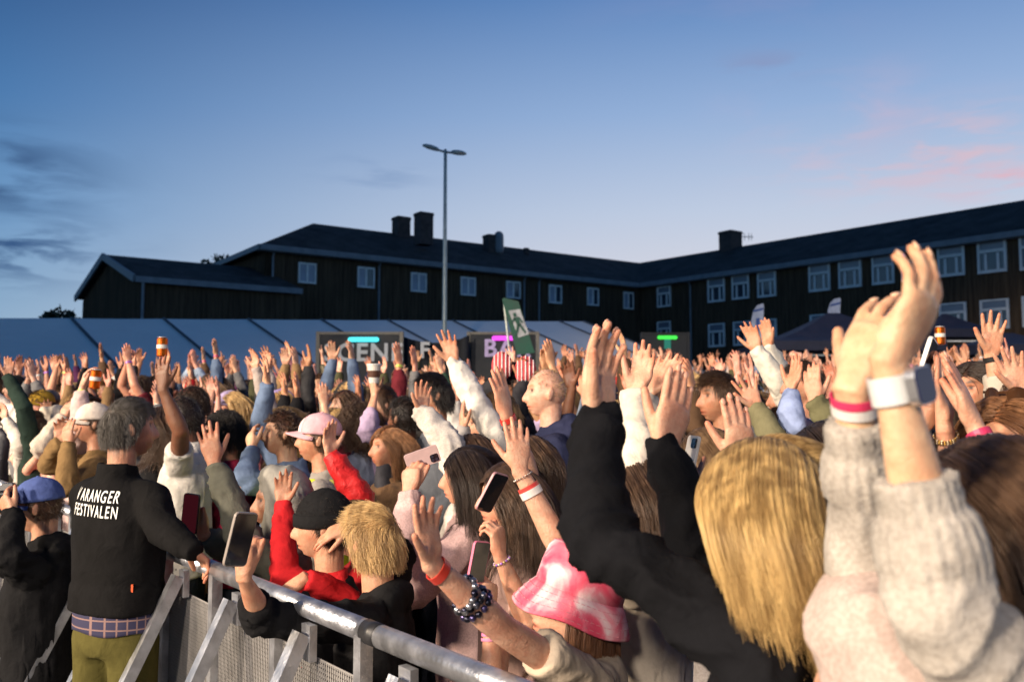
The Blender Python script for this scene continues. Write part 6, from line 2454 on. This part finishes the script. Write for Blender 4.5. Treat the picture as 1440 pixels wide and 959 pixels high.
for name_, pose_, slv_ in POSES:
    hf_, bf_, As_ = local_person(pose_, slv_)
    tips_ = []
    g = G(); body_geo(g, hf_, bf_, As_, tips_, nf=8)
    rec_ = dict(name=name_, arms=As_)
    TPL.append(rec_)

    def _cb(me, rec_=rec_, tips_=tips_, hf_=hf_):
        me.name = 'person'; me.materials.append(M['skin'])
        skin_tint(me, np.zeros(3), hf_, tips_, np.array([.16, .12, .10]))
        rec_['body'] = me
    job(g, .0066, 1, _cb)
    g = G(); top_geo(g, bf_, As_, .016, .02)

    def _cb2(me, rec_=rec_, As_=As_, i=len(TPL)):
        me.name = 'top'; me.materials.append(M['cloth'])
        wrinkle(me, np.zeros(3), .013, 15, i * 5, As_); set_tint(me, np.ones((len(me.vertices), 3)))
        rec_['top'] = me
    job(g, .015, 3, _cb2)
    # coarse version for the far mass
    g = G(); body_geo(g, hf_, bf_, As_, None, False, nf=6)

    def _cb3(me, rec_=rec_, hf_=hf_):
        v = coords(me).copy()
        me.calc_loop_triangles()
        f = np.empty(len(me.loop_triangles) * 3, dtype=np.int32); me.loop_triangles.foreach_get('vertices', f)
        q = hf_.inv(v)
        rec_['far_body'] = (v, f.reshape(-1, 3), (on_scalp(q) & (np.sqrt((q ** 2).sum(1)) < .16)))
        bpy.data.meshes.remove(me)
    job(g, .0165, 0, _cb3)
    g = G(); top_geo(g, bf_, As_, .016, .02, cuff=False)

    def _cb4(me, rec_=rec_):
        v = coords(me).copy()
        me.calc_loop_triangles()
        f = np.empty(len(me.loop_triangles) * 3, dtype=np.int32); me.loop_triangles.foreach_get('vertices', f)
        rec_['far_top'] = (v, f.reshape(-1, 3))
        bpy.data.meshes.remove(me)
    job(g, .045, 1, _cb4)
run_jobs()

HF0 = Frame((0, -.035, 1.605), (0, -1, .06))
HAIRS = []
for nm, st, ln, n_, r_, K_, kw in (('long', 'long', .36, 750, .0030, 11, dict(part=.02)), ('long', 'long', .42, 750, .0030, 11, dict(part=-.03, wave=.02)), ('bobbed', 'bob', .21, 650, .0030, 9, dict(part=.03)),
                                   ('short', 'short', .055, 700, .0028, 7, dict(clumps=200)), ('cropped', 'crop', .026, 800, .0026, 5, {}), ('curly', 'curly', .14, 650, .0032, 12, dict(clumps=80)),
                                   ('tied-back', 'pony', .28, 700, .0028, 11, {}), ('tousled', 'short', .085, 700, .0028, 8, dict(vol=1.4, clumps=90))):
    arr = hair_paths(st, ln, n_, len(HAIRS) * 11 + 5, K_, **kw)
    sh = arr.shape
    HAIRS.append((nm, hair_curves('hair', HF0.w(arr.reshape(-1, 3)).reshape(sh), r_, r_ * .5)))


class _P:                      # lets the hat builders put their meshes at the origin
    pass


def hat_mesh(fn, *a):
    tmp = bpy.data.objects.new('tmp', None); COL.objects.link(tmp)
    o = fn(tmp, np.zeros(3), HF0, *a)
    o.parent = None
    bpy.data.objects.remove(tmp)
    COL.objects.unlink(o)
    for c_ in o.children: COL.objects.unlink(c_)
    return o


CAP_O = hat_mesh(cap_hat, (1, 1, 1))
BEANIE_O = hat_mesh(beanie, (1, 1, 1))
GLASS_O = hat_mesh(sunglasses)


def add_child(src, parent, col=None):
    c = src.copy(); COL.objects.link(c); c.parent = parent
    if col is not None: c.color = (*col, 1)
    for ch in src.children:
        d = ch.copy(); COL.objects.link(d); d.parent = c
        if col is not None: d.color = (*col, 1)
    return c


BANDS = []
for t_ in TPL:
    A_ = t_['arms'][0] if t_['arms'][0].W[2] > 1.45 else t_['arms'][1]
    tmp = bpy.data.objects.new('tmp', None); COL.objects.link(tmp)
    o = band_on(tmp, np.zeros(3), A_, 1.92 if max(A_.sleeve, 0) < 1.85 else 1.96, (1, 1, 1), .020)
    o.parent = None; bpy.data.objects.remove(tmp); COL.objects.unlink(o)
    BANDS.append(o)

TOPC = [('black', (.012, .012, .014)), ('charcoal', (.035, .035, .038)), ('navy', (.016, .022, .05)), ('grey', (.16, .16, .165)), ('olive', (.085, .085, .045)), ('cream', (.50, .45, .38)),
        ('burgundy', (.13, .018, .026)), ('pink', (.50, .21, .24)), ('denim blue', (.12, .17, .27)), ('tan', (.24, .15, .075)), ('red', (.42, .022, .025)), ('white', (.58, .56, .53)),
        ('lavender', (.34, .28, .45)), ('mustard', (.36, .22, .03)), ('dark green', (.022, .05, .035)), ('brown', (.085, .05, .03)), ('light blue', (.30, .38, .50)), ('plum', (.10, .03, .09))]
TOPW = [16, 8, 12, 8, 6, 5, 3, 3, 6, 4, 3, 6, 2, 1.5, 5, 5, 3, 3]
TOPN = ['jacket', 'hoodie', 'sweater', 'coat', 'shirt']
HCOL = [('black', 'black', 1), ('dark brown', 'dark', 4), ('brown', 'brown', 6), ('light brown', 'light', 6), ('blond', 'blond', 7), ('auburn', 'auburn', 2), ('grey', 'grey', 1.5)]
ZONES = [(85, 'under the left end of the marquee'), (190, 'below the annex gable'), (330, 'below the annex roof'), (445, 'left of the SCENE sign'), (565, 'before the SCENE sign'), (655, 'under the street lamp'),
         (765, 'before the BAR sign'), (880, 'by the marquee\'s right end'), (985, 'before the green light'), (1085, 'near the feather flag'), (1210, 'before the canopy\'s left half'), (1335, 'before the canopy\'s right half'), (9999, 'at the right edge canopies')]
SKIP = set()
cr = random.Random(41)
used = set()
pts_used = [tuple(p['off'][:2]) for p in PEOPLE.values()]
cands = []
gx = nrm(BE[:2]); gy = np.array([-gx[1], gx[0]])
gy = -BS[:2]
for j in range(0, 70):
    for i in range(-40, 110):
        for step, y0, y1 in ((.52, 4.0, 8.0), (.54, 8.0, 11.5), (.62, 11.5, 23.0)):
            p = BP0[:2] + gx * (i * step) + gy * (.45 + j * step * .92 + (i % 2) * .2)
            p = p + np.array([cr.uniform(-.13, .13), cr.uniform(-.13, .13)])
            if not (y0 <= p[1] < y1):
                continue
            lim = 14.2 if p[0] < 3.4 else 20.5
            if p[1] > lim or j * step > 26:
                continue
            u = 720 + p[0] / p[1] * FPX
            if not (-70 < u < 1510):
                continue
            if (450 < u < 566 or 668 < u < 760) and p[1] > 10.5:      # keep the gap through which the signs show
                continue
            if any((p[0] - q[0]) ** 2 + (p[1] - q[1]) ** 2 < .40 ** 2 for q in pts_used):
                continue
            pts_used.append(tuple(p))
            cands.append((p[1], p[0], u))
cands.sort()
MAXP = 246
far = cands[MAXP:]
print('crowd candidates', len(cands), 'depth of last person', cands[min(MAXP, len(cands)) - 1][0])


def pick(items, wts):
    return cr.choices(range(len(items)), wts)[0]


for idx, (y, x, u) in enumerate(cands[:MAXP]):
    if idx in SKIP:
        continue
    zone = next(z for lim, z in ZONES if u < lim)
    row = 'near' if y < 6.4 else 'mid' if y < 10 else 'rear'
    for attempt in range(200):
        ti = cr.choices(range(len(TPL)), [8, 8, 7, 7, 6, 6, 6, 6, 6, 6, 2.0, 3, 7, 4, 3, 3, 3, 3, 3])[0]
        hi = cr.choices(range(len(HAIRS)), [5, 4, 3, 6, 6, 1.5, 3, 3])[0]
        hc = pick(HCOL, [h[2] for h in HCOL])
        tc = pick(TOPC, TOPW)
        tn = cr.randrange(len(TOPN))
        hat = cr.choices((None, 'cap', 'beanie'), (80, 11, 9))[0]
        if hat:
            hatc = pick(TOPC, [10, 3, 6, 4, 3, 4, 1, 3, 2, 3, 3, 6, 3, 1, 2, 2, 2, 1])
            look = f"{TOPC[hatc][0]} {hat}"
        else:
            look = f"{HAIRS[hi][0]} {HCOL[hc][0]} hair"
        lab = f"person with {look}, {TOPC[tc][0]} {TOPN[tn]}, {TPL[ti]['name']}, {zone}"
        if len(lab.split()) > 16 or (look, tc, ti, zone) in used or (tc, ti, zone) in used and attempt < 60:
            continue
        used.add((look, tc, ti, zone)); used.add((tc, ti, zone))
        break
    t_ = TPL[ti]
    o = link('person', t_['body'])
    sc_ = cr.uniform(.90, 1.07)
    o.location = (x, y, ground_z(x, y))
    yaw = math.degrees(math.atan2(2.5 - y, -9.0 - x)) + cr.uniform(-16, 16)
    o.rotation_euler = (0, 0, R(yaw + 90))
    o.scale = (sc_, sc_, sc_)
    sk = SKIN[cr.choices(('pale', 'light', 'warm', 'tan', 'brown'), (4, 8, 8, 3, .7))[0]]
    o.color = (*[c * cr.uniform(.92, 1.08) for c in sk], 1)
    set_props(o, lab, 'person', 'people with raised hands filling the yard')
    kv = cr.uniform(.85, 1.15)
    link(TOPN[tn], t_['top'], None, o, tuple(c * kv for c in TOPC[tc][1]))
    tr = link('trousers', TROUSERS['me'], None, o, cr.choice(((.03, .04, .07), (.015, .015, .017), (.06, .055, .045), (.02, .025, .04))))
    link('hair', HAIRS[hi][1] if not (hat and HAIRS[hi][0] in ('curly', 'tousled')) else HAIRS[3][1], None, o, HAIRC[HCOL[hc][1]])
    if hat:
        add_child(CAP_O if hat == 'cap' else BEANIE_O, o, TOPC[hatc][1])
    if cr.random() < .12:
        add_child(GLASS_O, o)
    if cr.random() < .35 and max(a.W[2] for a in t_['arms']) > 1.5:
        add_child(BANDS[ti], o, cr.choice(((.62, .05, .03), (.60, .05, .14), (.55, .60, .10), (.66, .64, .60), (.30, .10, .45))))

# everyone further back: past the limit, one mass
if far:
    VV, FF, CC = [], [], []
    nv = 0
    for y, x, u in far:
        t_ = TPL[cr.choices(range(len(TPL)), [9, 9, 7, 8, 4, 8, 6, 5, 7, 6, 1, 3, 8, 2, 2, 0, 0, 2, 2])[0]]
        yaw = R(math.degrees(math.atan2(2.5 - y, -9.0 - x)) + cr.uniform(-16, 16) + 90)
        s_ = cr.uniform(.93, 1.08)
        rot = np.array([[math.cos(yaw), -math.sin(yaw), 0], [math.sin(yaw), math.cos(yaw), 0], [0, 0, 1]]) * s_
        hcv = np.array(HAIRC[HCOL[pick(HCOL, [h[2] for h in HCOL])][1]])
        skv = np.array(SKIN[cr.choice(('pale', 'light', 'warm', 'warm', 'tan'))])
        tcv = np.array(TOPC[pick(TOPC, TOPW)][1])
        for key, (v, f, *m) in (('b', t_['far_body']), ('t', t_['far_top'])):
            vv = v @ rot.T + [x, y, ground_z(x, y)]
            col = np.tile(skv if key == 'b' else tcv, (len(v), 1))
            if key == 'b':
                col[m[0]] = hcv
                vv[m[0]] += (vv[m[0]] - (np.array(HF0.c) @ rot.T + [x, y, ground_z(x, y)])) * .09
            VV.append(vv); FF.append(f + nv); CC.append(col)
            nv += len(v)
    V_, F_, C_ = np.concatenate(VV), np.concatenate(FF), np.concatenate(CC)
    me = bpy.data.meshes.new('crowd')
    me.vertices.add(len(V_)); me.vertices.foreach_set('co', V_.astype(np.float32).ravel())
    me.loops.add(len(F_) * 3); me.loops.foreach_set('vertex_index', F_.astype(np.int32).ravel())
    me.polygons.add(len(F_)); me.polygons.foreach_set('loop_start', np.arange(0, len(F_) * 3, 3, dtype=np.int32))
    me.update(calc_edges=True)
    me.shade_smooth()
    set_tint(me, C_)
    me.materials.append(M['skin'])
    o = link('crowd', me, None, None, (1, 1, 1))
    set_props(o, 'far rows of people with raised hands at the back of the yard', 'crowd', None, 'stuff')
    print('far crowd', len(far), 'tris', len(F_))
